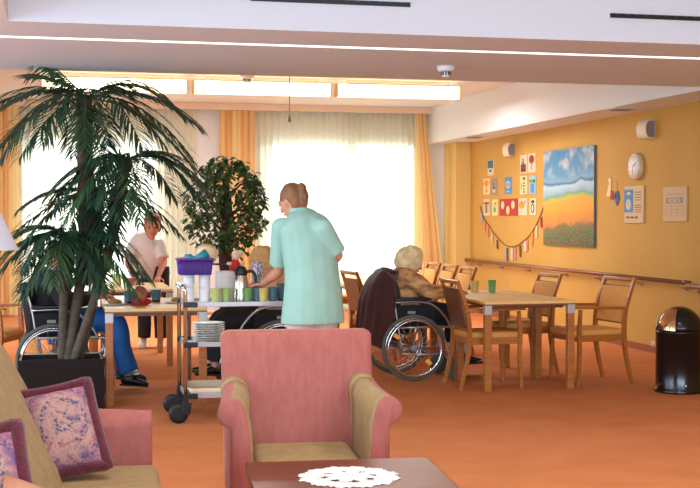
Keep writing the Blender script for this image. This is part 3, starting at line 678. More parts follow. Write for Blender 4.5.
for k in range(8):
    a = 2*PI*k/8+PI/8; rr = []
    for q in range(9):
        u = q/8; rad = R_*(.09+.5*u); hw = R_*.192*math.sin(PI*min(1,.08+u*.92))**.8*(.35+.75*u)
        rr.append([Vector((rad*math.cos(a)-s*hw*math.sin(a), rad*math.sin(a)+s*hw*math.cos(a), .0035)) for s in (-1,-.4,.4,1)])
    m.loft(rr, closed_ring=False)
m.lathe([(.024,.001),(.022,.004)], n=16)
tag(m.build('doily', LACE, None, (pd.x,pd.y,.4995+.001)), 'round white crocheted doily on the coffee table', 'doily')

# floor lamp
p = PD(-27,250,6.35)
t = thing('floor_lamp', (p.x,p.y,0), 0, 'floor lamp with a pale cone shade at the left edge', 'lamp')
SH = mat('shade_fabric', (186,186,196), .8)
MB().lathe([(.225,0),(.10,.27),(.097,.27),(.222,0)], (0,0,p.z), 40, caps=False).build('lamp_shade', SH, t)
MB().lathe([(.15,0),(.15,.015),(.03,.035),(.012,.05),(.012,p.z+.2)], n=24).build('stand', STEEL, t)

# ------------------------------------------------------------------ potted palm
BOXW = mat('planter_brown', (30,18,15), .55, spec=.2, c2=(22,12,10), nscale=4, stretch=(1,1,14))
pl = thing('potted_palm', (.005,9.76,0), .0, 'tall artificial palm with several trunks in a dark brown box planter', 'potted palm')
m = MB(); hx, hy, hz = .315, .21, .385
m.box((2*hx,.02,hz), (0,-hy+.01,hz/2)); m.box((2*hx,.02,hz), (0,hy-.01,hz/2))
for s in (-1,1): m.box((.02,2*hy-.04,hz), (s*(hx-.01),0,hz/2))
m.box((2*hx-.04,2*hy-.04,.02), (0,0,.05))
m.build('planter', BOXW, pl)
m = MB()
for s in (-1,1): m.box((.012,.39,.006), (s*(hx-.02),0,hz+.003))
m.box((2*hx-.02,.008,.005), (0,hy-.014,hz+.0025)); m.build('rim_strip', mat('rim_metal', (190,180,150), .3, metal=.8), pl)
MB().box((2*hx-.05,2*hy-.05,.28), (0,0,.21)).build('soil', mat('potting_soil', (70,64,64), .95, c2=(40,36,36), nscale=40, bump=.6, bscale=60), pl)
TRK = mat('palm_trunk_grey', (98,86,70), .9, c2=(80,70,56), nscale=12, stretch=(1,1,3), bump=.5, bscale=30)
FIB = mat('palm_trunk_fibre', (104,72,58), .95, c2=(70,46,40), nscale=18, stretch=(2,2,.6), bump=.8, bscale=50)
LEAF = mat('palm_leaf', (40,76,50), .55, c2=(30,58,42), nscale=4)
LEAFL = mat('palm_leaf_light', (62,96,56), .55, c2=(46,78,50), nscale=4)
o0 = Vector(pl.location)
def palmtrunk(pts, r0, r1, fib_from):
    P = [PD(*q)-o0 for q in pts]; n = len(P)
    def seg(a, b, ra, rb, mt, nm):
        MB().sweep(P[a:b+1], [ra+(rb-ra)*k/max(1,b-a) for k in range(b-a+1)], 14, sub=6).build(nm, mt, pl)
    seg(0, fib_from, r0, r1, TRK, 'trunk')
    if fib_from < n-1:
        m = MB(); m.sweep(P[fib_from:], [r1*1.25]+[r1*1.5]*(n-fib_from-2)+[r1*1.15], 14, sub=6)
        L0, L1 = P[fib_from], P[-1]                                  # old leaf bases
        for k in range(26):
            u = k/26; q = L0.lerp(L1, u); i = min(int(u*(n-1-fib_from)), n-2-fib_from); f = u*(n-1-fib_from)-i
            q = P[fib_from+i].lerp(P[fib_from+i+1], f); a = k*2.4; d = Vector((math.cos(a), math.sin(a), 0))
            m.sweep([q+d*r1*1.0, q+d*r1*1.75+Vector((0,0,.05)), q+d*r1*1.9+Vector((0,0,.10))], [(.022,.008),(.014,.006),(.004,.003)], 6)
        m.build('fibre_trunk', FIB, pl)
    return P[-1]
def frond(org, az, el, L, droop, mt, nleaf=30, ll=.2, hang=.22):
    az += random.uniform(-.15,.15); el += random.uniform(-.1,.1); L *= random.uniform(.92,1.06)
    d = Vector((math.cos(az)*math.cos(el), math.sin(az)*math.cos(el), math.sin(el)))
    P = lambda t: org + d*(L*t) + Vector((0,0,-droop*L*t*t))
    m = MB(); K = 12
    m.sweep([P(k/K) for k in range(K+1)], [.0075*(1-.8*k/K)+.001 for k in range(K+1)], 5)
    for i in range(nleaf):
        t = .14+.86*(i+.5)/nleaf; p = P(t); tg = (P(t+.01)-p).normalized()
        sd = tg.cross(Vector((0,0,1)));
        if sd.length < .05: sd = Vector((-math.sin(az), math.cos(az), 0))
        sd.normalize(); up = sd.cross(tg)
        lq = ll*(.55+.75*math.sin(PI*min(1,.12+t*.8)))*(1 if t < .85 else 1-.5*(t-.85)/.15)
        for s in (-1,1):
            a = .72-.35*t+random.uniform(-.12,.12)
            dr = (tg*math.cos(a*1.25)*.9 + sd*s*math.sin(a*1.35)*1.0 + up*hang).normalized()
            q1 = p+dr*lq*.5+Vector((0,0,-.05*lq)); q2 = p+dr*lq+Vector((random.uniform(-.01,.01),random.uniform(-.01,.01),-.34*lq+random.uniform(-.03,.02)))
            w = up.cross(dr).normalized()*.0092 if abs(up.dot(dr)) < .98 else tg*.0092
            w = (w+up*.003*s)
            m.quad([p-w*.5, p+w*.5, q1+w, q1-w], smooth=True)
            f = m.bm.faces.new([m.bm.verts.new(q1-w), m.bm.verts.new(q1+w), m.bm.verts.new(q2)]); f.smooth = True
    return m.build('frond', mt, pl, normals=False)
def scr(ax, ay):    # azimuth of a direction given as screen-right and into-the-room amounts
    v = CR*ax+Vector((CF.x,CF.y,0))*ay; return math.atan2(v.y, v.x)
c1 = palmtrunk([(68,362,9.70),(73,325,9.72),(80,285,9.72),(86,235,9.74),(85,170,9.74),(85,120,9.74),(86,98,9.74)], .042, .040, 2)
c2 = palmtrunk([(74,360,9.66),(88,318,9.62),(104,270,9.62),(117,215,9.66),(122,180,9.68),(127,160,9.68)], .035, .030, 2)
c3 = palmtrunk([(62,360,9.70),(63,320,9.68),(64,290,9.66),(67,255,9.64),(70,236,9.64)], .032, .034, 2)
palmtrunk([(80,360,9.72),(92,312,9.80),(98,262,9.86),(96,215,9.88),(100,195,9.88)], .026, .026, 2)
UPV = Vector((0,0,1))
# crown 1: (screen-right, depth, elevation, length, droop)
frond(c1, scr(-1,-.1), .90, .74, .12, LEAFL, 32, .17, -.55)
F1 = [(-1,.3,.62,.6,.3),(-1,.1,.42,.75,.38),(-1,-.3,.32,.85,.62),(-.9,.3,.25,.8,.8),(-.7,-.7,.3,.8,.9),(-.3,-1,.45,.7,1.0),(.2,-1,.4,.75,1.0),(.6,-.8,.3,.85,.9),(1,-.3,.3,.95,.55),(1,.1,.55,.9,.75),(1,.4,.2,.9,.75),(.7,.7,.35,.8,.8),(.1,1,.5,.7,.9),(-.4,.9,.4,.75,.9),(.5,.3,.7,.45,.5),(.95,-.15,.05,.9,.6),(-.9,-.1,-.05,.8,.75),(.5,-.9,-.1,.7,.6),(-.6,-.8,-.1,.7,.6)]
for k, (a, b, e, L, dr) in enumerate(F1): frond(c1, scr(a,b), e, L, dr, LEAF if k % 3 else LEAFL, 30, .235)
F2 = [(-1,-.2,.35,.62,.75),(-.8,-.7,.3,.6,.9),(-.2,-1,.4,.6,1.1),(.4,-.9,.4,.65,1.1),(.9,-.4,.4,.7,.95),(1,.2,.35,.72,.9),(.6,.8,.3,.6,.8),(-.3,1,.3,.6,.8),(.2,-.9,-.2,.5,.6),(-.9,.4,.2,.7,.6),(.8,.5,.5,.7,.9),(-.7,.7,.4,.6,.9),(-.6,-.8,.05,.6,.8),(1,-.3,.5,.8,.8),(-1,.1,.1,.65,.6)]
for k, (a, b, e, L, dr) in enumerate(F2): frond(c2, scr(a,b), e, L, dr, LEAF if k % 3 else LEAFL, 28, .18)
F3 = [(-1,-.1,.5,.62,.75),(-.9,-.6,.3,.62,.9),(-.6,-.9,.35,.55,1.0),(-.1,-1,.4,.6,1.0),(.5,-.9,.35,.6,1.0),(.9,-.4,.45,.68,.85),(1,.3,.3,.6,.8),(.2,.9,.4,.5,.8),(-.8,.6,.4,.6,.8),(.9,-.6,.1,.7,.75),(-1,.15,.15,.6,.7),(-.4,-.9,-.1,.5,.7),(-1,-.35,.2,.7,.8),(-.95,.1,.6,.72,.8),(.7,-.7,.2,.6,.8),(1,-.1,.5,.75,.9),(.3,-1,.0,.5,.6),(-.7,-.8,.6,.6,1.0)]
for k, (a, b, e, L, dr) in enumerate(F3): frond(c3, scr(a,b), e, L, dr, LEAF if k % 3 else LEAFL, 28, .18)
c4 = PD(100,195,9.88)-o0
for k, (a, b, e, L, dr) in enumerate([(-1,-.3,.3,.7,.55),(-.9,.5,.35,.7,.6),(.9,.4,.3,.6,.7),(-.8,-.6,.1,.7,.7),(.1,-.9,.3,.5,1.0),(-.5,.8,.4,.5,.6),(1,-.2,.15,.7,.7),(-1,0,.0,.75,.5),(.7,.7,.4,.6,.8),(.4,-.9,.2,.55,.9),(-.4,-.9,.2,.55,.9)]): frond(c4, scr(a,b), e, L, dr, LEAF, 26, .18)

# ------------------------------------------------------------------ ficus
p = PD(226,262,13.2)
fic = thing('potted_ficus', (p.x,p.y,0), 0, 'leafy potted ficus tree before the orange curtain', 'potted plant')
MB().lathe([(.17,0),(.2,.2),(.22,.36),(.225,.4),(.2,.4),(.19,.34)], n=28).build('pot', mat('pot_white', (220,214,206), .5), fic)
MB().lathe([(.195,.30),(.195,.345)], n=20).build('soil', MATS['potting_soil'], fic)
m = MB(); BRN = mat('ficus_bark', (74,48,32), .9, c2=(54,34,24), nscale=20, bump=.5, bscale=40)
m.sweep([(0,0,.3),(.02,.01,.7),(-.01,0,1.1),(.015,0,1.5),(0,0,1.9)], [.085,.075,.07,.055,.02], 10, sub=4)
m.sweep([(.04,0,.3),(-.03,.03,.8),(.04,-.02,1.2),(-.08,.02,1.7)], [.05,.045,.04,.01], 8, sub=4)
random.seed(3); ends = []
for k in range(26):
    a = random.uniform(0,2*PI); r = random.uniform(.2,.42); z0 = random.uniform(1.0,1.7); z1 = z0+random.uniform(-.1,.4); e = Vector((r*math.cos(a), r*math.sin(a), min(z1,2.05)))
    m.sweep([(0,0,z0), (e.x*.5,e.y*.5,(z0+e.z)/2+.06), e], [.016,.01,.004], 5, sub=3); ends.append(e)
m.build('trunk', BRN, fic)
m = MB()
for k in range(2300):
    while True:
        q = Vector((random.uniform(-1,1), random.uniform(-1,1), random.uniform(-1,1)))
        if q.length < 1: break
    q = q.normalized()*q.length**.6 if q.length > 0 else q
    q = Vector((q.x*.43, q.y*.42, q.z*.56+1.55))
    if mnoise.noise(q*5) < -.22: continue
    if q.z < 1.2 and math.hypot(q.x,q.y) < .16: continue
    a = random.uniform(0,2*PI); d = Vector((math.cos(a)*.7, math.sin(a)*.7, random.uniform(-.9,.0))).normalized(); w = d.cross(Vector((random.uniform(-.5,.5),random.uniform(-.5,.5),1))).normalized()
    L = random.uniform(.065,.105); nn = w.cross(d)
    pts = [q, q+d*L*.35+w*L*.24+nn*.004, q+d*L*.7+w*L*.2, q+d*L-nn*.006, q+d*L*.7-w*L*.2, q+d*L*.35-w*L*.24+nn*.004]
    m.bm.faces.new([m.bm.verts.new(v) for v in pts]).material_index = k % 3 == 0
m.build('foliage', [mat('ficus_leaf', (54,80,36), .6, c2=(66,94,40), nscale=5), mat('ficus_leaf_light', (92,118,50), .6, c2=(66,92,38), nscale=5)], fic, normals=False)

# ------------------------------------------------------------------ serving trolley
TX, TY = 1.325, 9.04; HX, HY = .47, .24; ZS = (.845, .562, .20)
tr = thing('serving_trolley', (TX,TY,0), 0, 'chrome serving trolley with three shelves and black castors', 'trolley')
for sx in (-1,1):
    for sy in (-1,1):
        x, y = sx*HX, sy*HY
        MB().sweep([(x,y,.13),(x,y,.88),(x,y,.94)] if sx > 0 else [(x,y,.13),(x,y,.93),(x-.012,y,.955)], .0145, 12).build('post', CHROME, tr)
        c = MB(); c.box((.035,.05,.05), (x,y,.155), bev=.006); c.hexa([(x-.03,y-.028,.06),(x+.03,y-.028,.06),(x+.03,y+.028,.06),(x-.03,y+.028,.06),(x-.02,y-.028,.14),(x+.04,y-.028,.14),(x+.04,y+.028,.14),(x-.02,y+.028,.14)], bev=.004)
        c.lathe([(.04,-.018),(.064,-.018),(.07,-.01),(.07,.01),(.064,.018),(.04,.018)], (x-.05,y,.07), 28, Matrix.Rotation(PI/2,4,'X')); c.build('castor', BLACKP, tr)
m = MB(); m.sweep([(-HX-.012,-HY,.95),(-HX-.015,-HY+.06,.965),(-HX-.015,HY-.06,.965),(-HX-.012,HY,.95)], .012, 10, sub=3).build('handle', CHROME, tr)
for k, z in enumerate(ZS):
    s = MB().box((2*HX-.03,2*HY-.03,.012), (0,0,z-.022)).box((2*HX-.03,.012,.034), (0,-HY+.006,z-.012), bev=.003).box((2*HX-.03,.012,.034), (0,HY-.006,z-.012), bev=.003).box((.012,2*HY-.03,.034), (HX-.012,0,z-.012)).box((.012,2*HY-.03,.034), (-HX+.012,0,z-.012)).build('shelf', mat('shelf_grey', (184,180,180), .4, metal=.4), tr)
    for sx in (-1,1):
        for sy in (-1,1): MB().box((.10,.04,.036), (sx*(HX-.035),sy*HY,z-.012), bev=.006).build('corner_joint', BLACKP, s)
ZF = [z-.016 for z in ZS]
def tr_pt(px, yoff, k=0):   # point on a shelf seen at column px, yoff from the shelf's middle
    return PY(px, 250, TY+yoff).x, TY+yoff, ZF[k]
MUG = mat('stoneware_white', (230,228,226), .3)
def mug(x, y, z, label, grp):
    r = .043
    o = MB().lathe([(r*.80,0),(r*.86,.008),(r,.088),(r*.94,.088),(r*.80,.012)], n=24, caps=False).lathe([(.001,.002),(r*.82,.002)], n=24, caps=False).build('cup', MUG, None, (x,y,z))
    return tag(o, label, 'cup', grp)
spots = ['lowest','second from the bottom','third from the bottom','topmost']
for px, nm, y in ((188.5,'left',-.10),(204.5,'right',-.10)):
    x, yy, z = tr_pt(px, y)
    for k in range(4): mug(x, yy, z+k*.040, 'white cup, %s in the %s stack under the purple basket' % (spots[k], nm), 'stacked white cups on the trolley')
# coloured plastic beakers
row = [(215.5,-.16,LIME,None,'yellow green beaker beside the cup stacks on the trolley',.10),(226,-.14,tint('light_green_plastic',(186,212,132)),None,'light green beaker left of the steel flask',.10),
       (247.5,-.15,GRN,DRK,'green beaker of dark juice right of the steel flask',.10),(257,-.12,TEAL,DRK,'teal beaker of dark juice behind the green one',.10),(263.5,-.17,YLC,mat('yellow_juice',(220,190,60),.2),'yellow beaker between the teal beakers on the trolley',.10),
       (273,-.15,TEAL,DRK,'teal beaker of dark juice right of the yellow beaker',.105),(281.5,-.10,TEAL,DRK,'teal beaker half hidden by the green tunic',.125)]
for px, y, c, f, lb, h in row:
    x, yy, z = tr_pt(px, y); tumbler((x,yy,z), .036, h+.012, c, lb, 'beakers on the trolley', f)
# vacuum flask
x, yy, z = tr_pt(241, -.07)
t = thing('vacuum_flask', (x,yy,z), 0, 'brushed steel vacuum flask with black lid and handle on the trolley', 'flask')
MB().lathe([(.058,0),(.06,.01),(.058,.05),(.054,.14),(.042,.2),(.04,.205)], n=28).build('body', mat('flask_steel', (196,186,168), .25, metal=.9), t)
m = MB(); m.lathe([(.043,.2),(.046,.21),(.044,.235),(.036,.25),(.03,.262),(.012,.268)], n=24); m.hexa([(-.04,-.014,.215),(-.04,.014,.215),(-.03,.014,.215),(-.03,-.014,.215),(-.07,-.01,.245),(-.07,.01,.245),(-.03,.016,.25),(-.03,-.016,.25)], bev=.003); m.build('lid', BLACKP, t)
MB().sweep([(.038,0,.225),(.085,0,.225),(.108,0,.18),(.10,0,.12),(.07,0,.085),(.053,0,.08)], [(.011,.008)]*6, 8, sub=4).build('handle', BLACKP, t)
# purple basket with crockery on the cup stacks
x0 = tr_pt(177,-.1)[0]; x1 = tr_pt(212,-.1)[0]; zb = ZF[0]+3*.040+.088; bxc = (x0+x1)/2
PUR = mat('purple_plastic', (84,44,150), .4)
t = thing('basket', (bxc,TY-.10,zb), 0, 'purple plastic basket standing on two stacks of white cups', 'basket')
w0, w1, d0, d1, h = (x1-x0)*.455, (x1-x0)*.5, .085, .10, .118
m = MB(); out = lambda u, e: rrect(-(w0+(w1-w0)*u)+e, (w0+(w1-w0)*u)-e, -(d0+(d1-d0)*u)+e, (d0+(d1-d0)*u)-e, .02, .004+h*u)
m.loft([out(0,0),out(.5,0),out(.9,0),[q+Vector((0,0,0)) for q in rrect(-w1-.006,w1+.006,-d1-.006,d1+.006,.024,h*.9)],rrect(-w1-.006,w1+.006,-d1-.006,d1+.006,.024,h),out(1,.006),out(.1,.006)], capmi=0)
m.box((2*w0-.01,2*d0-.01,.004), (0,0,.004)); m.build('tub', PUR, t)
m = MB()
for k in range(9):
    for j in range(3): m.box((.012,.003,.022), (-w0+.03+k*(2*w0-.06)/8, -d0-(.2+.25*j)*(d1-d0)-.001, .028+.028*j), mi=0)
m.build('slots', mat('purple_dark', (52,26,98), .6), t)
def into(px, py, name, bm_, mt, label, cat, dy=0, rot=(0,0,0)):
    q = PY(px, py, TY-.10+dy); return tag(bm_.build(name, mt, None, q, rot), label, cat)
into(206,257,'bowl',MB().lathe([(.02,-.04),(.075,.0),(.085,.045),(.079,.045),(.07,.004),(.016,-.034)], n=28), mat('beige_plastic',(226,200,150),.4), 'beige bowl tipped up in the purple basket','bowl',.02,(-1.0,.25,0))
into(201,257,'teal_beaker',MB().lathe([(.028,-.05),(.036,.05),(.032,.05),(.024,-.044)], n=20), mat('teal_cup',(40,140,150),.4), 'teal beaker lying across the purple basket','cup',-.035,(0,1.05,.2))
into(190,259,'feeding_cup',MB().lathe([(.03,-.04),(.033,.02),(.02,.03),(.008,.045),(.004,.045)], n=20), mat('teal_cup',(40,140,150),.4), 'teal spouted cup tilted in the purple basket','cup',-.03,(0,-.9,0))
into(183,261,'pink_ball',MB().ball((0,0,0),(.035,.035,.03)), mat('pink_plastic',(226,120,150),.5), 'pink rounded cup bottom at the left end of the purple basket','cup',-.02)
# white box with doll, patterned jug behind the beakers
xa = tr_pt(216,.12)[0]; xb_ = tr_pt(246,.12)[0]
zt_ = PY(228,271,TY+.12).z
t = tag(MB().box((xb_-xa,.12,zt_-ZF[0]), (0,0,(zt_-ZF[0])/2), bev=.012, seg=3).box((xb_-xa-.02,.008,.02),(0,-.062,(zt_-ZF[0])*.82),bev=.003).build('storage_box', mat('box_white',(226,214,204),.5), None, ((xa+xb_)/2,TY+.12,ZF[0])), 'pale box behind the flask on the trolley', 'box')
t = thing('rag_doll', ((xa+xb_)/2+.03,TY+.12,zt_), 0, 'small red dressed doll with a pale cap sitting behind the flask', 'doll')
o = MB().lathe([(.01,0),(.046,.004),(.042,.05),(.02,.085),(.01,.09)], n=16).ball((.0,-.045,.03),(.016,.03,.016)).ball((.03,-.045,.02),(.016,.03,.016)).build('body', mat('doll_red',(190,32,32),.8), t)
MB().ball((.006,-.005,.11),(.032,.03,.032)).build('head', mat('doll_face',(226,186,150),.7), t)
MB().ball((.012,.008,.122),(.038,.034,.032)).ball((.04,.008,.135),(.02,.02,.02)).build('cap', mat('doll_cap',(222,204,164),.8), t)
MB().ball((-.045,-.02,.055),(.022,.014,.014)).ball((.05,-.02,.055),(.02,.014,.014)).build('hand', mat('doll_face',(226,186,150),.7), t)
x, yy, z = tr_pt(257,.10)
def patmat():
    m, N, L, b = nodes_of('blue_pattern_china')
    tc = N.new('ShaderNodeTexCoord'); v = N.new('ShaderNodeTexNoise'); v.inputs['Scale'].default_value = 28; v.inputs['Detail'].default_value = 1; v.inputs['Distortion'].default_value = 1.5; L.new(tc.outputs['Object'], v.inputs['Vector'])
    r = ramp(N, [(.44,(236,232,230)),(.48,(60,74,130)),(.54,(60,74,130)),(.57,(236,232,230))]); L.new(v.outputs['Fac'], r.inputs[0]); L.new(r.outputs[0], b.inputs['Base Color']); b.inputs['Roughness'].default_value = .3; return m
zj = PY(257,262.5,TY+.1).z-z
tag(MB().lathe([(.036,0),(.038,.01),(.036,zj*.5),(.044,zj),(.040,zj),(.032,zj*.5),(.03,.012)], n=24, caps=False).build('jug', patmat(), None, (x,yy,z)), 'tall white jug with a blue pattern behind the beakers', 'jug')
tag(MB().sweep([(0,0,0),(.10,0,-.004),(.17,0,-.012)], [(.006,.006),(.009,.008),(.012,.006)], 8).build('ladle_handle', BLACKP, None, PY(211,264,TY+.12)), 'black ladle handle sticking out beside the basket', 'ladle')
# plates on the middle shelf, tray below
PLT = mat('plate_white', (216,212,206), .3)
x, yy, z = tr_pt(203,-.10,1)
x = TX-HX+.18
for k in range(9):
    o = MB().lathe([(.05,.0),(.06,.0),(.088,.01),(.118,.014),(.118,.0165),(.086,.014),(.058,.005),(.001,.005)], n=36, caps=False).build('plate', PLT, None, (x,TY-.07,z+k*.0165))
    tag(o, 'white plate, number %s from the bottom of the stack on the trolley' % ('one two three four five six seven eight nine'.split()[k]), 'plate', 'stacked plates on the trolley')
tr2 = thing('serving_tray', (TX-.08,TY,ZF[2]), 0, 'cream serving tray with raised rim on the bottom shelf', 'tray')
m = MB(); m.loft([rrect(-.34,.34,-.2,.2,.04,0),rrect(-.365,.365,-.222,.222,.05,.055),rrect(-.36,.36,-.216,.216,.05,.055),rrect(-.335,.335,-.195,.195,.04,.006)], capmi=0); m.build('tray', mat('tray_cream',(232,214,180),.4), tr2)

# ------------------------------------------------------------------ wheelchairs
def wheelchair(loc, rot, label):
    t = thing('wheelchair', loc, rot, label, 'wheelchair', 'wheelchairs')
    R = .295
    for s in (-1,1):
        w = thing('rear_wheel', (0, s*.285, R), 0); w.parent = t
        ring = lambda r, tr, y=0: [(r*math.cos(2*PI*k/48), y, r*math.sin(2*PI*k/48)) for k in range(48)]
        MB().sweep(ring(R-.016,0), .016, 8, side=(0,1,0), closed=True).build('tyre', RUBBER, w)
        MB().sweep(ring(R-.036,0), [(.012,.007)]*48, 6, side=(0,1,0), closed=True).build('rim', CHROME, w)
        MB().sweep(ring(R-.05,0,s*.04), .009, 8, side=(0,1,0), closed=True).build('push_rim', CHROME, w)
        m = MB()
        for k in range(18):
            a = 2*PI*k/18; m.sweep([(.02*math.cos(a+.6),s*.012*(1 if k%2 else -1),.02*math.sin(a+.6)), ((R-.04)*math.cos(a),0,(R-.04)*math.sin(a))], .0018, 4)
        m.build('spokes', STEEL, w)
        MB().lathe([(.02,-.03),(.032,-.025),(.032,.025),(.02,.03)], (0,0,0), 16, Matrix.Rotation(PI/2,4,'X')).build('hub', GREYP, w)
        for a in (2.55, -.75): MB().box((.06,.02,.04), (.19*math.cos(a),0,.19*math.sin(a)), (0,-a,0), bev=.008).build('reflector', mat('reflector_flash_amber', (255,186,84), .25), w)  # amber lightened to imitate the glow of a camera flash
        c = MB(); c.lathe([(.03,-.015),(.08,-.015),(.088,-.008),(.088,.008),(.08,.015),(.03,.015)], (.40,s*.235,.088), 24, Matrix.Rotation(PI/2,4,'X')); c.build('castor', RUBBER, t)
        MB().sweep([(.40,s*.26,.088),(.41,s*.255,.2),(.40,s*.235,.24),(.385,s*.235,.30)], .011, 8).build('fork', STEEL, t)
        f = MB(); y = s*.235
        f.sweep([(-.205,y,.86),(-.195,y,.82),(-.165,y,.70),(-.13,y,.48),(-.09,y,.25)], .012, 10, sub=3); f.sweep([(-.12,y,.47),(.36,y,.47),(.43,y,.42),(.52,s*.20,.16)], .012, 10, sub=3)
        f.sweep([(-.09,y,.24),(.38,y,.24),(.40,y,.44)], .011, 10, sub=2); f.sweep([(.05,y,.47),(0,y,.30),(-.09,y,.26)], .01, 8)
        f.sweep([(-.16,y*1.06,.695),(.06,y*1.06,.70),(.2,y*1.06,.66),(.31,y*1.06,.55),(.36,y*1.06,.45)], .011, 10, sub=4); f.build('side_frame', STEEL, t)
        MB().box((.40,.008,.17), (.02,y*1.02,.585), bev=.003).build('side_panel', BLACKF, t)
        MB().box((.07,.004,.025), (-.01,y*1.05+s*.002,.605)).build('maker_plate', mat('plate_grey',(150,140,130),.4), t)
        MB().box((.34,.06,.035), (.0,y*1.06,.722), bev=.012, seg=3).build('arm_pad', BLACKP, t)
        MB().sweep([(-.205,y,.855),(-.28,y,.85)], .016, 10).build('push_handle', BLACKP, t)
        MB().box((.2,.15,.015), (.60,s*.10,.13), (0,-.12,0), bev=.005).build('footrest', BLACKP, t)
    m = MB(); m.sweep([(.0,-.235,.27),(.0,.235,.46)], .01, 8); m.sweep([(.0,-.235,.46),(.0,.235,.27)], .01, 8); m.sweep([(0,-.29,.295),(0,.29,.295)], .01, 8); m.build('cross_brace', STEEL, t)
    MB().box((.46,.46,.05), (.12,0,.495), bev=.02, seg=3).build('seat', BLACKF, t)
    m = MB(); m.loft([[Vector((-.145-(z-.5)*.13-.05*(1-(yy/.23)**2), yy, z)) for yy in (-.235,-.15,-.05,.05,.15,.235)] + [Vector((-.165-(z-.5)*.13-.05*(1-(yy/.23)**2), yy, z)) for yy in (.235,.15,.05,-.05,-.15,-.235)] for z in (.5,.6,.7,.8,.9)]); m.build('backrest', BLACKF, t)
    return t
WR, WLq, WM_ = (3.03,10.88), (-.06,10.62), (1.80,10.62)
wheelchair((*WR,0), .02, 'wheelchair of the white-haired woman, with a brown coat over its back')
wheelchair((*WLq,0), 0, 'wheelchair half hidden behind the palm planter')
wheelchair((*WM_,0), PI, 'wheelchair behind the serving trolley')

# ------------------------------------------------------------------ people
def hand(m, wr, d, nrm, side, k=1.0):
    d = Vector(d).normalized(); nrm = Vector(nrm); nrm = (nrm-d*nrm.dot(d)).normalized(); sx = d.cross(nrm)*side
    m.sweep([wr-d*.01, wr+d*.03*k, wr+d*.085*k], [(.022,.02),(.036,.016),(.039,.013)], 10, side=sx)
    for q, (o, L) in enumerate(((-.03,.068),(-.01,.078),(.011,.073),(.031,.058))):
        b = wr+d*.082*k+sx*o*k
        m.sweep([b, b+(d*.5-nrm*.12)*L*k+sx*o*.12, b+(d*.86-nrm*.5)*L*k+sx*o*.18], [.009,.0085,.007], 7)
    b = wr+d*.03*k-sx*.03*k
    m.sweep([b, b+(d*.45-sx*.8-nrm*.25)*.045*k, b+(d*1.0-sx*.75-nrm*.5)*.06*k], [.013,.0105,.008], 7)
def person(t, torso, head, hrot, arms, legs, hs=1.0, skin=SKIN, voxel=.007):
    m = MB()
    pts = [Vector((a[0], a[1], a[2])) for a in torso]
    m.sweep(pts, [(a[3], a[4]) for a in torso], 16, side=(0,1,0), sub=3)
    head = Vector(head); HM = Euler(hrot).to_matrix().to_4x4(); Q = lambda v: head+(HM @ (Vector(v)*hs))
    nb = pts[-1]
    m.sweep([nb-Vector((0,0,.03)), nb.lerp(Q((-.01,0,-.06)),.5), Q((-.01,0,-.05))], [.055,.05,.052], 12, sub=2)
    m.ball(head, (.094*hs,.074*hs,.108*hs), HM, u=24, v=16)
    m.ball(Q((.035,0,-.055)), (.052*hs,.052*hs,.058*hs), HM)           # jaw
    m.ball(Q((.062,0,-.088)), (.024*hs,.024*hs,.018*hs), HM)           # chin
    m.sweep([Q((.088,0,.01)), Q((.104,0,-.022)), Q((.113,0,-.034)), Q((.09,0,-.042))], [(.009*hs,.01*hs),(.012*hs,.012*hs),(.015*hs,.012*hs),(.01*hs,.006*hs)], 8, side=(0,1,0))
    for s in (-1,1):
        m.ball(Q((.075,s*.034,-.03)), (.02*hs,.022*hs,.018*hs), HM)     # cheeks
        m.ball(Q((.079,s*.032,.022)), (.014*hs,.026*hs,.009*hs), HM)    # brows
        m.ball(Q((-.005,s*.076,-.012)), (.018*hs,.009*hs,.03*hs), HM)   # ears
    for s, (sh, el, wr, hd, hn) in zip((1,-1), arms):
        sh, el, wr = Vector(sh), Vector(el), Vector(wr)
        m.sweep([sh.lerp(el,-.1), sh.lerp(el,.25), sh.lerp(el,.6), el, el.lerp(wr,.3), el.lerp(wr,.7), wr], [.05,.048,.042,.037,.038,.03,.024], 12, sub=2)
        hand(m, wr, hd, hn, s)
    for hp, kn, an in legs:
        hp, kn, an = Vector(hp), Vector(kn), Vector(an)
        m.sweep([hp, hp.lerp(kn,.3), hp.lerp(kn,.75), kn, kn.lerp(an,.3), kn.lerp(an,.7), an, an-Vector((0,0,.04))], [.075,.072,.056,.05,.052,.042,.033,.035], 12, sub=2)
    o = m.build('body', skin, t); remesh(o, voxel, 3)
    e = MB()
    for s in (-1,1): e.ball(Q((.084,s*.031,.004)), (.011*hs,.013*hs,.008*hs), HM, u=10, v=8)
    e.build('eyes', mat('eye_dark', (60,44,38), .3), t)
    e = MB(); e.ball(Q((.094,0,-.064)), (.008*hs,.024*hs,.006*hs), HM, u=10, v=6); e.build('lips', mat('lips', (178,92,84), .5), t)
    return Q, HM
def garment(t, name, mt, sweeps, voxel=.012, sm=5, amp=.006, sc=8, drape=(1,1,.55), extra=None):
    m = MB()
    for pts, rads in sweeps: m.sweep(pts, rads, 16, side=None if len(pts) < 3 or name in ('trousers',) else (0,1,0), sub=3)
    if extra: extra(m)
    o = m.build(name, mt, t); return remesh(o, voxel, sm, amp, sc, drape)
def hair(t, Q, HM, mt, blobs, hs, voxel=.006, amp=.006, sc=26):
    m = MB()
    for c, r in blobs: m.ball(Q(c), tuple(v*hs for v in r), HM, u=20, v=14)
    o = m.build('hair', mt, t); return remesh(o, voxel, 2, amp, sc, (1,1,.35))
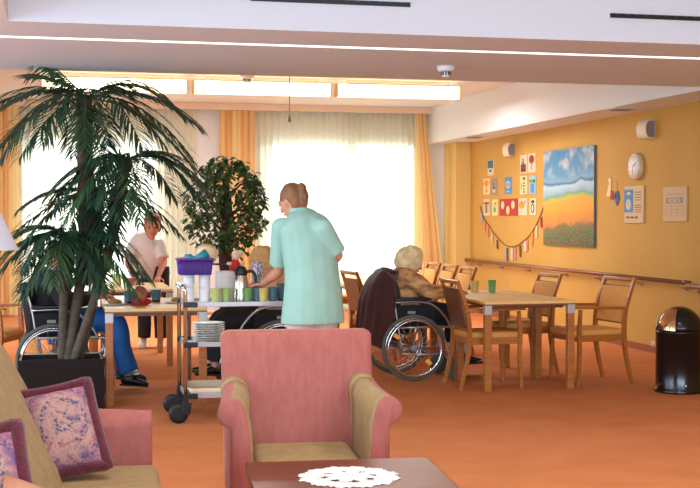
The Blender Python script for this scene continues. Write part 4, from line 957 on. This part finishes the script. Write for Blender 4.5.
def shoes(t, ankles, dr, mt, pitch=0):
    for a in ankles:
        a = Vector(a); m = MB()
        m.sweep([(-.065,0,-.035),(-.03,0,-.025),(.05,0,-.035),(.12,0,-.048),(.165,0,-.055)], [(.032,.03),(.038,.042),(.042,.034),(.042,.024),(.03,.014)], 12, side=(0,1,0), sub=3)
        m.box((.24,.075,.014), (.05,0,-.072), bev=.005)
        m.build('shoe', mt, t, a, (0,pitch,dr))
def inv(t): return (T(t.location) @ RZ(t.rotation_euler.z)).inverted()

# woman in the green tunic (standing with her back to us)
nt = thing('person', (1.70,8.46,0), math.radians(108), 'standing woman in a mint green tunic, back turned, hair pinned up', 'person')
I = inv(nt); L = lambda px, py, d: I @ PD(px,py,d)
def tors(rows): return [(*L(a,b,d), ry, rx) for a, b, d, ry, rx in rows]
TUN = mat('mint_tunic', (160,204,188), .85, c2=(152,196,180), nscale=6, bump=.15, bscale=60)
tj = tors([(313,316,8.62,.13,.10),(313,300,8.62,.165,.115),(312,272,8.62,.135,.095),(309,245,8.64,.15,.10),(305,226,8.66,.165,.085),(301,216,8.68,.10,.07),(299,210,8.68,.05,.05)])
hd = L(292,201,8.70)
shL, elL, wrL = L(281,227,8.70), L(278,272,8.80), L(263,284,9.02)
shR, elR, wrR = L(323,228,8.56), L(338,256,8.64), L(322,262,8.88)
Q, HM = person(nt, tj, hd, (0,.42,.42), [(shL,elL,wrL,I.to_3x3() @ Vector((-.4,.9,-.1)),(0,0,1)),(shR,elR,wrR,I.to_3x3() @ Vector((-.7,.7,.0)),(0,0,1))],
    [((.0,.09,.86),(.02,.09,.48),(-.02,.09,.09)),((.0,-.09,.86),(.02,-.09,.48),(-.02,-.10,.09))], 1.0)
BL = mat('blonde_brown_hair', (150,104,62), .55, c2=(112,74,44), nscale=16, stretch=(1,1,.3), bump=.5, bscale=60)
hair(nt, Q, HM, BL, [((-.018,0,.022),(.098,.084,.103)),((-.045,0,-.02),(.07,.074,.085)),((-.112,.006,.0),(.034,.038,.06)),((-.122,.01,.045),(.03,.032,.036)),((-.085,.0,-.05),(.03,.04,.04))], 1.0)
def up(v, k): v = Vector(v); return v
a1 = [(tj[0][0]-.0,tj[0][1],.72,.235,.185),(tj[0][0],tj[0][1],.80,.225,.175)]+[(x,y,z,ry+k_,rx+k_) for (x,y,z,ry,rx), k_ in zip(tj[1:5],(.05,.062,.052,.034))]+[(tj[5][0],tj[5][1],tj[5][2],.12,.085),(tj[6][0],tj[6][1],tj[6][2],.066,.062)]
pts = [Vector(a[:3]) for a in a1]; rad = [(a[3],a[4]) for a in a1]
garment(nt, 'tunic', TUN, [(pts,rad), ([shL.lerp(elL,-.04),shL.lerp(elL,.1),shL.lerp(elL,.5),shL.lerp(elL,.86)],[.05,.066,.066,.068]), ([shR.lerp(elR,-.06),shR.lerp(elR,.1),shR.lerp(elR,.5),shR.lerp(elR,.9)],[.05,.066,.066,.068])], .010, 10, .007, 7, (1,1,.4), lambda m: (m.ball(shL,.068), m.ball(shR,.068), m.sweep([shL,(tj[4][0],tj[4][1],tj[4][2]+.01),shR],[.06,.08,.06],12)))
m = MB(); cpt = L(298.5,211,8.68); m.sweep([cpt+Vector((.064*math.cos(2*PI*k/24)+.0, .068*math.sin(2*PI*k/24), .012*-math.cos(2*PI*k/24))) for k in range(24)], [(.016,.007)]*24, 8, side=(0,0,1), closed=True); m.build('collar', TUN, nt)
TRO = mat('pale_pink_trousers', (222,190,190), .85, bump=.1, bscale=60)
garment(nt, 'trousers', TRO, [([Vector((0,s*.09,.88)),Vector((.01,s*.09,.70)),Vector((.02,s*.09,.48)),Vector((-.01,s*.09,.28)),Vector((-.02,s*.095,.07))],[.105,.10,.08,.078,.08]) for s in (-1,1)], .012, 4, .005)
shoes(nt, [(-.02,.09,.085),(-.02,-.10,.085)], 0, WPLAST)

# white-haired woman in the wheelchair on the right
def seated(loc, rot, label): return thing('person', (*loc,0), rot, label, 'person')
w1 = seated(WR, .02, 'seated woman with white hair and a brown patterned blouse, facing right')
tj = [(.02,0,.555,.17,.13),(-.01,0,.62,.17,.14),(-.03,0,.75,.16,.13),(-.02,0,.86,.165,.115),(.03,0,.925,.15,.085),(.07,0,.96,.06,.055)]
SK2 = mat('aged_skin', (214,164,138), .6, c2=(200,140,118), nscale=14)
arms = [((.01,.17,.91),(.2,.22,.76),(.45,.10,.785),(1,-.3,-.05),(0,0,1)), ((.01,-.17,.91),(.17,-.235,.775),(.43,-.12,.785),(1,.3,-.05),(0,0,1))]
legs = [((.06,.10,.58),(.45,.11,.58),(.53,.11,.19)),((.06,-.10,.58),(.45,-.10,.58),(.53,-.10,.19))]
Q, HM = person(w1, tj, (.07,.02,1.045), (0,.34,-.1), arms, legs, .98, SK2)
WHH = mat('white_hair', (250,228,174), .8, c2=(228,198,138), nscale=20, bump=.6, bscale=70)
hair(w1, Q, HM, WHH, [((-.025,0,.02),(.13,.118,.12)),((-.055,0,-.03),(.10,.108,.095)),((-.02,.0,.06),(.11,.1,.09))], .98, .007, .012, 18)
BLO = mat('brown_patterned_blouse', (226,172,108), .85, c2=(128,82,54), nscale=9, stretch=(1,1,2.4), detail=3)
gt_ = [(a[0],a[1],a[2],a[3]+.028,a[4]+.028) for a in tj[:-1]]+[(.06,0,.96,.08,.07)]
def sl(a, e=.05): s_, e_, w_ = (Vector(q) for q in a[:3]); return [([s_.lerp(e_,-.2),s_.lerp(e_,.2),s_.lerp(e_,.7),e_,e_.lerp(w_,.35),e_.lerp(w_,.85)],[e,e+.022,e+.018,e+.012,e+.008,e-.004])]
garment(w1, 'blouse', BLO, [([Vector(a[:3]) for a in gt_],[(a[3],a[4]) for a in gt_])]+sl(arms[0],.052)+sl(arms[1],.055), .011, 5, .008, 10)
def pants(lg, r=(.10,.095,.075,.072,.066), cut=.86):
    out = []
    for h_, k_, a_ in lg:
        h_, k_, a_ = Vector(h_), Vector(k_), Vector(a_); out.append(([h_-Vector((.05,0,0)),h_.lerp(k_,.4),k_-Vector((.02,0,0)),k_.lerp(a_,.15)+Vector((.02,0,0)),k_.lerp(a_,.5),k_.lerp(a_,cut)],[r[0],r[1],r[2]+.006,r[2],r[3],r[4]]))
    return out
garment(w1, 'trousers', mat('dark_trousers',(30,28,34),.85), pants(legs, cut=.7)+[([Vector((-.06,0,.58)),Vector((.0,0,.585)),Vector((.08,0,.585))],[(.19,.09),(.195,.10),(.18,.09)])], .012, 4, .005)
m = MB()
for h_, k_, a_ in legs: m.sweep([Vector(k_).lerp(Vector(a_),.62), Vector(a_)+Vector((0,0,-.02))], [.050,.043], 12)
m.build('socks', mat('white_socks',(214,212,214),.9), w1)
shoes(w1, [l[2] for l in legs], 0, mat('black_leather',(22,20,20),.4), -.05)

# person in dark jacket and blue trousers behind the palm
w2 = seated(WLq, 0, 'seated person with dark jacket and blue trousers behind the palm')
arms2 = [((.0,.18,.95),(.12,.24,.74),(.38,.12,.79),(1,-.3,-.05),(0,0,1)), ((.0,-.18,.95),(.10,-.25,.75),(.36,-.16,.79),(1,.3,-.05),(0,0,1))]
legs2 = [((.06,.10,.58),(.48,.12,.60),(.61,.12,.15)),((.06,-.11,.58),(.48,-.12,.60),(.61,-.13,.13))]
tj2 = [(.02,0,.555,.17,.13),(-.02,0,.62,.17,.14),(-.04,0,.75,.165,.13),(-.02,0,.88,.17,.115),(.0,0,.97,.15,.085),(.02,0,1.01,.06,.055)]
Q, HM = person(w2, tj2, (.05,-.02,1.12), (0,.2,-.5), arms2, legs2, 1.0, mat('ruddy_skin',(206,126,92),.6))
hair(w2, Q, HM, mat('red_brown_hair',(176,92,48),.7,c2=(140,66,34),nscale=14,bump=.4,bscale=60), [((-.02,0,.025),(.1,.086,.103)),((-.045,0,-.015),(.075,.08,.085))], 1.0, .008)
gt_ = [(a[0],a[1],a[2],a[3]+.03,a[4]+.03) for a in tj2[:-1]]+[(.015,0,1.01,.075,.068)]
garment(w2, 'jacket', mat('black_jacket',(28,26,30),.85), [([Vector(a[:3]) for a in gt_],[(a[3],a[4]) for a in gt_])]+sl(arms2[0],.054)+sl(arms2[1],.054), .012, 5, .006, 9)
m = MB(); m.sweep([Vector((.02+.068*math.cos(2*PI*k/20), .07*math.sin(2*PI*k/20), 1.015-.012*math.cos(2*PI*k/20))) for k in range(20)], [(.018,.007)]*20, 6, side=(0,0,1), closed=True); m.build('shirt_collar', mat('collar_blue_white',(190,200,216),.8), w2)
garment(w2, 'trousers', mat('blue_trousers',(36,104,176),.85,c2=(30,92,160),nscale=5), pants(legs2,(.105,.10,.088,.09,.10),.93)+[([Vector((-.06,0,.58)),Vector((.0,0,.585)),Vector((.08,0,.585))],[(.19,.09),(.195,.10),(.18,.09)])], .012, 4, .006)
m = MB()
for h_, k_, a_ in legs2: m.sweep([Vector(k_).lerp(Vector(a_),.8), Vector(a_)+Vector((0,0,-.02))], [.05,.043], 12)
m.build('socks', mat('grey_socks',(150,150,156),.9), w2)
shoes(w2, [l[2] for l in legs2], 0, MATS['black_leather'], .1)

# stooped person in peach cardigan behind the trolley
w3 = seated(WM_, PI, 'stooped seated person with pale hair and peach cardigan behind the trolley')
arms3 = [((.06,.17,.92),(.06,.255,.775),(.36,.245,.77),(1,-.1,-.05),(0,0,1)), ((.06,-.17,.92),(.16,-.24,.78),(.38,-.16,.79),(1,.3,-.05),(0,0,1))]
tj3 = [(.02,0,.555,.18,.13),(-.02,0,.62,.18,.14),(-.04,0,.75,.17,.13),(.0,0,.88,.175,.12),(.05,0,.95,.15,.09),(.09,0,.985,.06,.055)]
Q, HM = person(w3, tj3, (.12,.0,1.075), (0,.35,.15), arms3, legs, 1.0, SK2)
hair(w3, Q, HM, mat('pale_blond_hair',(232,190,130),.8,c2=(214,168,108),nscale=20,bump=.5,bscale=60), [((-.02,0,.02),(.112,.10,.108)),((-.05,0,-.025),(.08,.09,.08))], 1.0, .008, .01, 18)
gt_ = [(a[0],a[1],a[2],a[3]+.035,a[4]+.035) for a in tj3[:-1]]+[(.08,0,.985,.085,.075)]
s_, e_, w_ = (Vector(q) for q in arms3[0][:3])
garment(w3, 'cardigan', mat('peach_cardigan',(226,176,136),.9,c2=(214,160,120),nscale=8,bump=.3,bscale=120), [([Vector(a[:3]) for a in gt_],[(a[3],a[4]) for a in gt_]), ([s_.lerp(e_,-.2),s_.lerp(e_,.3),s_.lerp(e_,.85)],[.055,.075,.072])]+sl(arms3[1],.054), .012, 5, .007, 9)
garment(w3, 'trousers', MATS['dark_trousers'], pants(legs,(.105,.10,.085,.085,.085),.9)+[([Vector((-.06,0,.58)),Vector((.0,0,.585)),Vector((.08,0,.585))],[(.19,.09),(.195,.10),(.18,.09)])], .012, 4, .005)
shoes(w3, [l[2] for l in legs], 0, MATS['black_leather'], -.05)

# woman in the white shirt leaning over the far table
ws = thing('person', (1.0,14.05,0), math.radians(-100), 'standing woman in a white shirt leaning over the far left table', 'person')
I = inv(ws); L = lambda px, py, d: I @ PD(px,py,d)
tj4 = tors([(149,305,14.0,.14,.10),(149,293,14.0,.165,.115),(148,272,13.95,.14,.10),(147,253,13.86,.155,.10),(147,241,13.78,.155,.08),(150,235,13.74,.055,.05)])
aL = (L(160,244,13.8), L(164,262,13.72), L(158,277,13.5), I.to_3x3() @ Vector((-.2,-.8,-.4)), (0,0,1)); aR = (L(134,243,13.78), L(128,262,13.7), L(133,277,13.5), I.to_3x3() @ Vector((.2,-.8,-.4)), (0,0,1))
lg4 = [((0,.09,.88),(.02,.09,.48),(-.02,.09,.09)),((0,-.09,.88),(.02,-.09,.48),(-.02,-.10,.09))]
Q, HM = person(ws, tj4, L(152.5,225,13.66), (0,.35,.12), [aL, aR], lg4, 1.12, mat('tan_skin',(204,132,98),.6))
hair(ws, Q, HM, mat('auburn_hair',(172,106,50),.6,c2=(140,80,38),nscale=14,bump=.4,bscale=60), [((-.03,0,.03),(.098,.086,.1)),((-.05,0,-.02),(.075,.084,.09)),((.02,0,.085),(.062,.074,.036)),((-.02,.066,-.02),(.045,.02,.06)),((-.02,-.066,-.02),(.045,.02,.06))], 1.12, .008)
gt_ = [(a[0],a[1],a[2],a[3]+.025,a[4]+.025) for a in tj4[:-1]]+[(tj4[-1][0],tj4[-1][1],tj4[-1][2],.07,.062)]
def sl2(a, r=.055): s_, e_ = Vector(a[0]), Vector(a[1]); return ([s_.lerp(e_,-.2),s_.lerp(e_,.2),s_.lerp(e_,.8)],[r,r+.014,r+.016])
garment(ws, 'shirt', mat('white_shirt',(232,216,204),.85), [([Vector(a[:3]) for a in gt_],[(a[3],a[4]) for a in gt_]), sl2(aL), sl2(aR)], .012, 4, .005, 9)
garment(ws, 'trousers', MATS['dark_trousers'], [([Vector((0,s*.09,.90)),Vector((.01,s*.09,.70)),Vector((.02,s*.09,.48)),Vector((-.01,s*.09,.28)),Vector((-.02,s*.095,.10))],[.105,.10,.08,.075,.075]) for s in (-1,1)], .012, 4, .005)
shoes(ws, [(-.02,.09,.085),(-.02,-.10,.085)], 0, WPLAST)

# brown coat draped over the right wheelchair's back
COAT = mat('brown_coat', (76,36,30), .95, c2=(60,28,24), nscale=5, stretch=(1,1,.2), bump=.2, bscale=50, sheen=.2)
ck = thing('coat', (WR[0]-.145, WR[1], -.05), .02, 'dark brown coat draped over the back of the wheelchair', 'coat')
m = MB(); rings = []
for j in range(13):
    u = j/12; z = .975-.62*u; r = []; N_ = 72
    for k in range(N_):
        a = 2*PI*k/N_; f = .010*u*math.sin(9*a+1.5)+.012*min(1,u*2)*math.sin(15*a+u*2)
        w = .235+.035*math.sin(PI*min(1,u*1.2))+.02*u; th = .10+.085*min(1,u*3)**.6
        x = (th+f)*math.cos(a)-.07-.05*u; y = (w+f)*math.sin(a)
        zz = z+(.035*abs(math.sin(a))**2*math.sin(a*2+.4) if j == 0 else 0) + (.03*math.sin(5*a) if j == 12 else 0) + .03*(1-u)*math.cos(2*a)*-1
        r.append(Vector((x,y,zz)))
    rings.append(r)
rings.insert(0, [Vector((v.x*.6-.03, v.y*.85, v.z+.03)) for v in rings[0]])
m.loft(rings); o = m.build('cloth', COAT, ck); remesh(o, .012, 3, .006, 10, (1,1,.25))
MB().sweep([(.02,-.17,1.0),(-.03,-.08,1.025),(-.04,0,1.03),(-.03,.08,1.025),(.02,.17,1.0)], [(.02,.035)]*5, 10, sub=4).build('collar', COAT, ck)

# ------------------------------------------------------------------ things on the left tables
def put(px, py, z=.75): q = PZ(px,py,z); return (q.x,q.y,z)
tumbler(put(129,303.5), .044, .10, TEAL, 'teal tumbler of dark drink left of the doll on the near left table', 'tumblers on the near left table', DRK)
tumbler(put(156,302), .044, .10, TEAL, 'teal tumbler of dark drink right of the doll on the near left table', 'tumblers on the near left table', DRK)
tumbler(put(117,286), .055, .12, LIME, 'lime green beaker on the far left table', 'cups on the far left table')
q = put(130,285.5); tag(MB().lathe([(.03,0),(.035,.008),(.075,.075),(.07,.075),(.03,.012)], n=24, caps=False).lathe([(.001,.01),(.034,.01)],n=24,caps=False).build('red_bowl', mat('red_ceramic',(200,70,70),.4), None, q), 'small red bowl on the far left table', 'bowl')
q = put(139,284.5); t = thing('candle_holder', q, 0, 'small dark candle holder on the far left table', 'candle holder')
MB().lathe([(.06,0),(.06,.008),(.02,.012),(.018,.04),(.022,.045)], n=20).build('base', BLACKP, t); MB().lathe([(.014,.045),(.014,.09),(.003,.094)], n=14).build('candle', mat('wax',(226,200,160),.5), t)
q = put(140,305); t = thing('doll', q, -1.2, 'small doll with red clothes and orange hair on the near left table', 'doll')
MB().lathe([(.01,0),(.07,.004),(.06,.05),(.035,.085),(.02,.095)], n=18).ball((.05,.05,.03),(.04,.022,.022)).ball((.05,-.05,.03),(.04,.022,.022)).build('body', mat('doll_dress',(186,40,44),.85), t)
MB().ball((.01,0,.075),(.05,.05,.05)).build('face', mat('doll_skin',(190,110,60),.8), t)
m = MB()
for k in range(60):
    a, e = random.uniform(0,2*PI), random.uniform(-.2,1.5); m.ball((.0+.046*math.cos(a)*math.cos(e), .046*math.sin(a)*math.cos(e), .092+.046*math.sin(e)), .015, u=8, v=6)
m.build('hair', mat('doll_hair',(178,84,34),.9,bump=.5,bscale=80), t)
for px, py, lb in ((114,305,'white plate with bread left of the doll on the near left table'),(177,303,'white plate with cake at the right end of the near left table')):
    q = put(px,py); t = thing('plate_of_food', q, 0, lb, 'plate')
    MB().lathe([(.06,.0),(.105,.014),(.105,.017),(.06,.006),(.001,.006)], n=32, caps=False).build('plate', PLT, t)
    MB().ball((.0,0,.026),(.05,.035,.024)).ball((.035,.03,.02),(.03,.026,.018)).build('bread', mat('bread_crust',(206,150,70),.8,c2=(180,120,50),nscale=20), t)
q = put(150,291); tag(MB().box((.36,.24,.004), (0,0,.002), (0,0,.05), bev=.001).build('place_mat', mat('mat_white',(232,222,200),.8), None, (q[0]-.05,12.42,.75)), 'pale place mat on the second left table', 'place mat')

# ------------------------------------------------------------------ light
w = bpy.data.worlds.new('world'); SC.world = w; w.use_nodes = True
wn, wl = w.node_tree.nodes, w.node_tree.links
bg = wn['Background']; bg.inputs[0].default_value = (.93,.97,1,1); bg.inputs[1].default_value = 1.5
def area(name, loc, rot, sx, sy, power, col, spread=180):
    l = bpy.data.lights.new(name, 'AREA'); l.shape = 'RECTANGLE'; l.size = sx; l.size_y = sy; l.energy = power; l.color = col
    o = bpy.data.objects.new(name, l); COL.objects.link(o); o.location = loc; o.rotation_euler = rot; l.spread = math.radians(spread); return o
area('left_fill_daylight', (XL-.02,(SW[0]+SW[1])/2,1.5), (PI/2,0,-PI/2), SW[1]-SW[0], 1.7, 360, (.58,.79,1))  # fill light added at the unseen left opening
area('front_window_daylight', (.85,YF-.05,1.55), (PI/2,0,0), 8.4, 1.6, 590, (.55,.77,1))
for k, (x0, x1) in enumerate((W1, W2)): area('window_daylight', ((x0+x1)/2, YB+.25, 1.35), (-PI/2,0,0), x1-x0-.1, 2.4, 62, (.95,.98,1))
for k in range(3): area('tube_glow', ((lx[k]+lx[k+1])/2, LY, 2.93), (0,0,0), lx[k+1]-lx[k]-.1, .12, 84, (.97,.98,1))

for x, y, nm in ((0.5,3.2,'near left'),(3.2,3.2,'near right'),(0.5,5.8,'far left'),(3.2,5.8,'far right')):  # unseen panels added to give the foreground overhead fill light
    area('overhead_fill', (x,y,3.30), (0,0,0), .6, .6, 20, (.97,.97,1), 140)
    tag(MB().box((.62,.62,.02), (0,0,0)).build('fill_panel', mat('fill_panel_glow',(240,244,255),.5,emit=1.2), None, (x,y,3.3205)), 'unseen fill panel added under the raised front ceiling, %s of four' % nm, 'ceiling light', 'added front fill panels')

SC.view_settings.view_transform = 'Standard'; SC.view_settings.look = 'None'; SC.view_settings.gamma = 1; SC.view_settings.use_curve_mapping = False
SC.view_settings.exposure = 0
SC.cycles.max_bounces = 8; SC.cycles.transparent_max_bounces = 12
try: SC.cycles.use_denoising = True
except Exception: pass
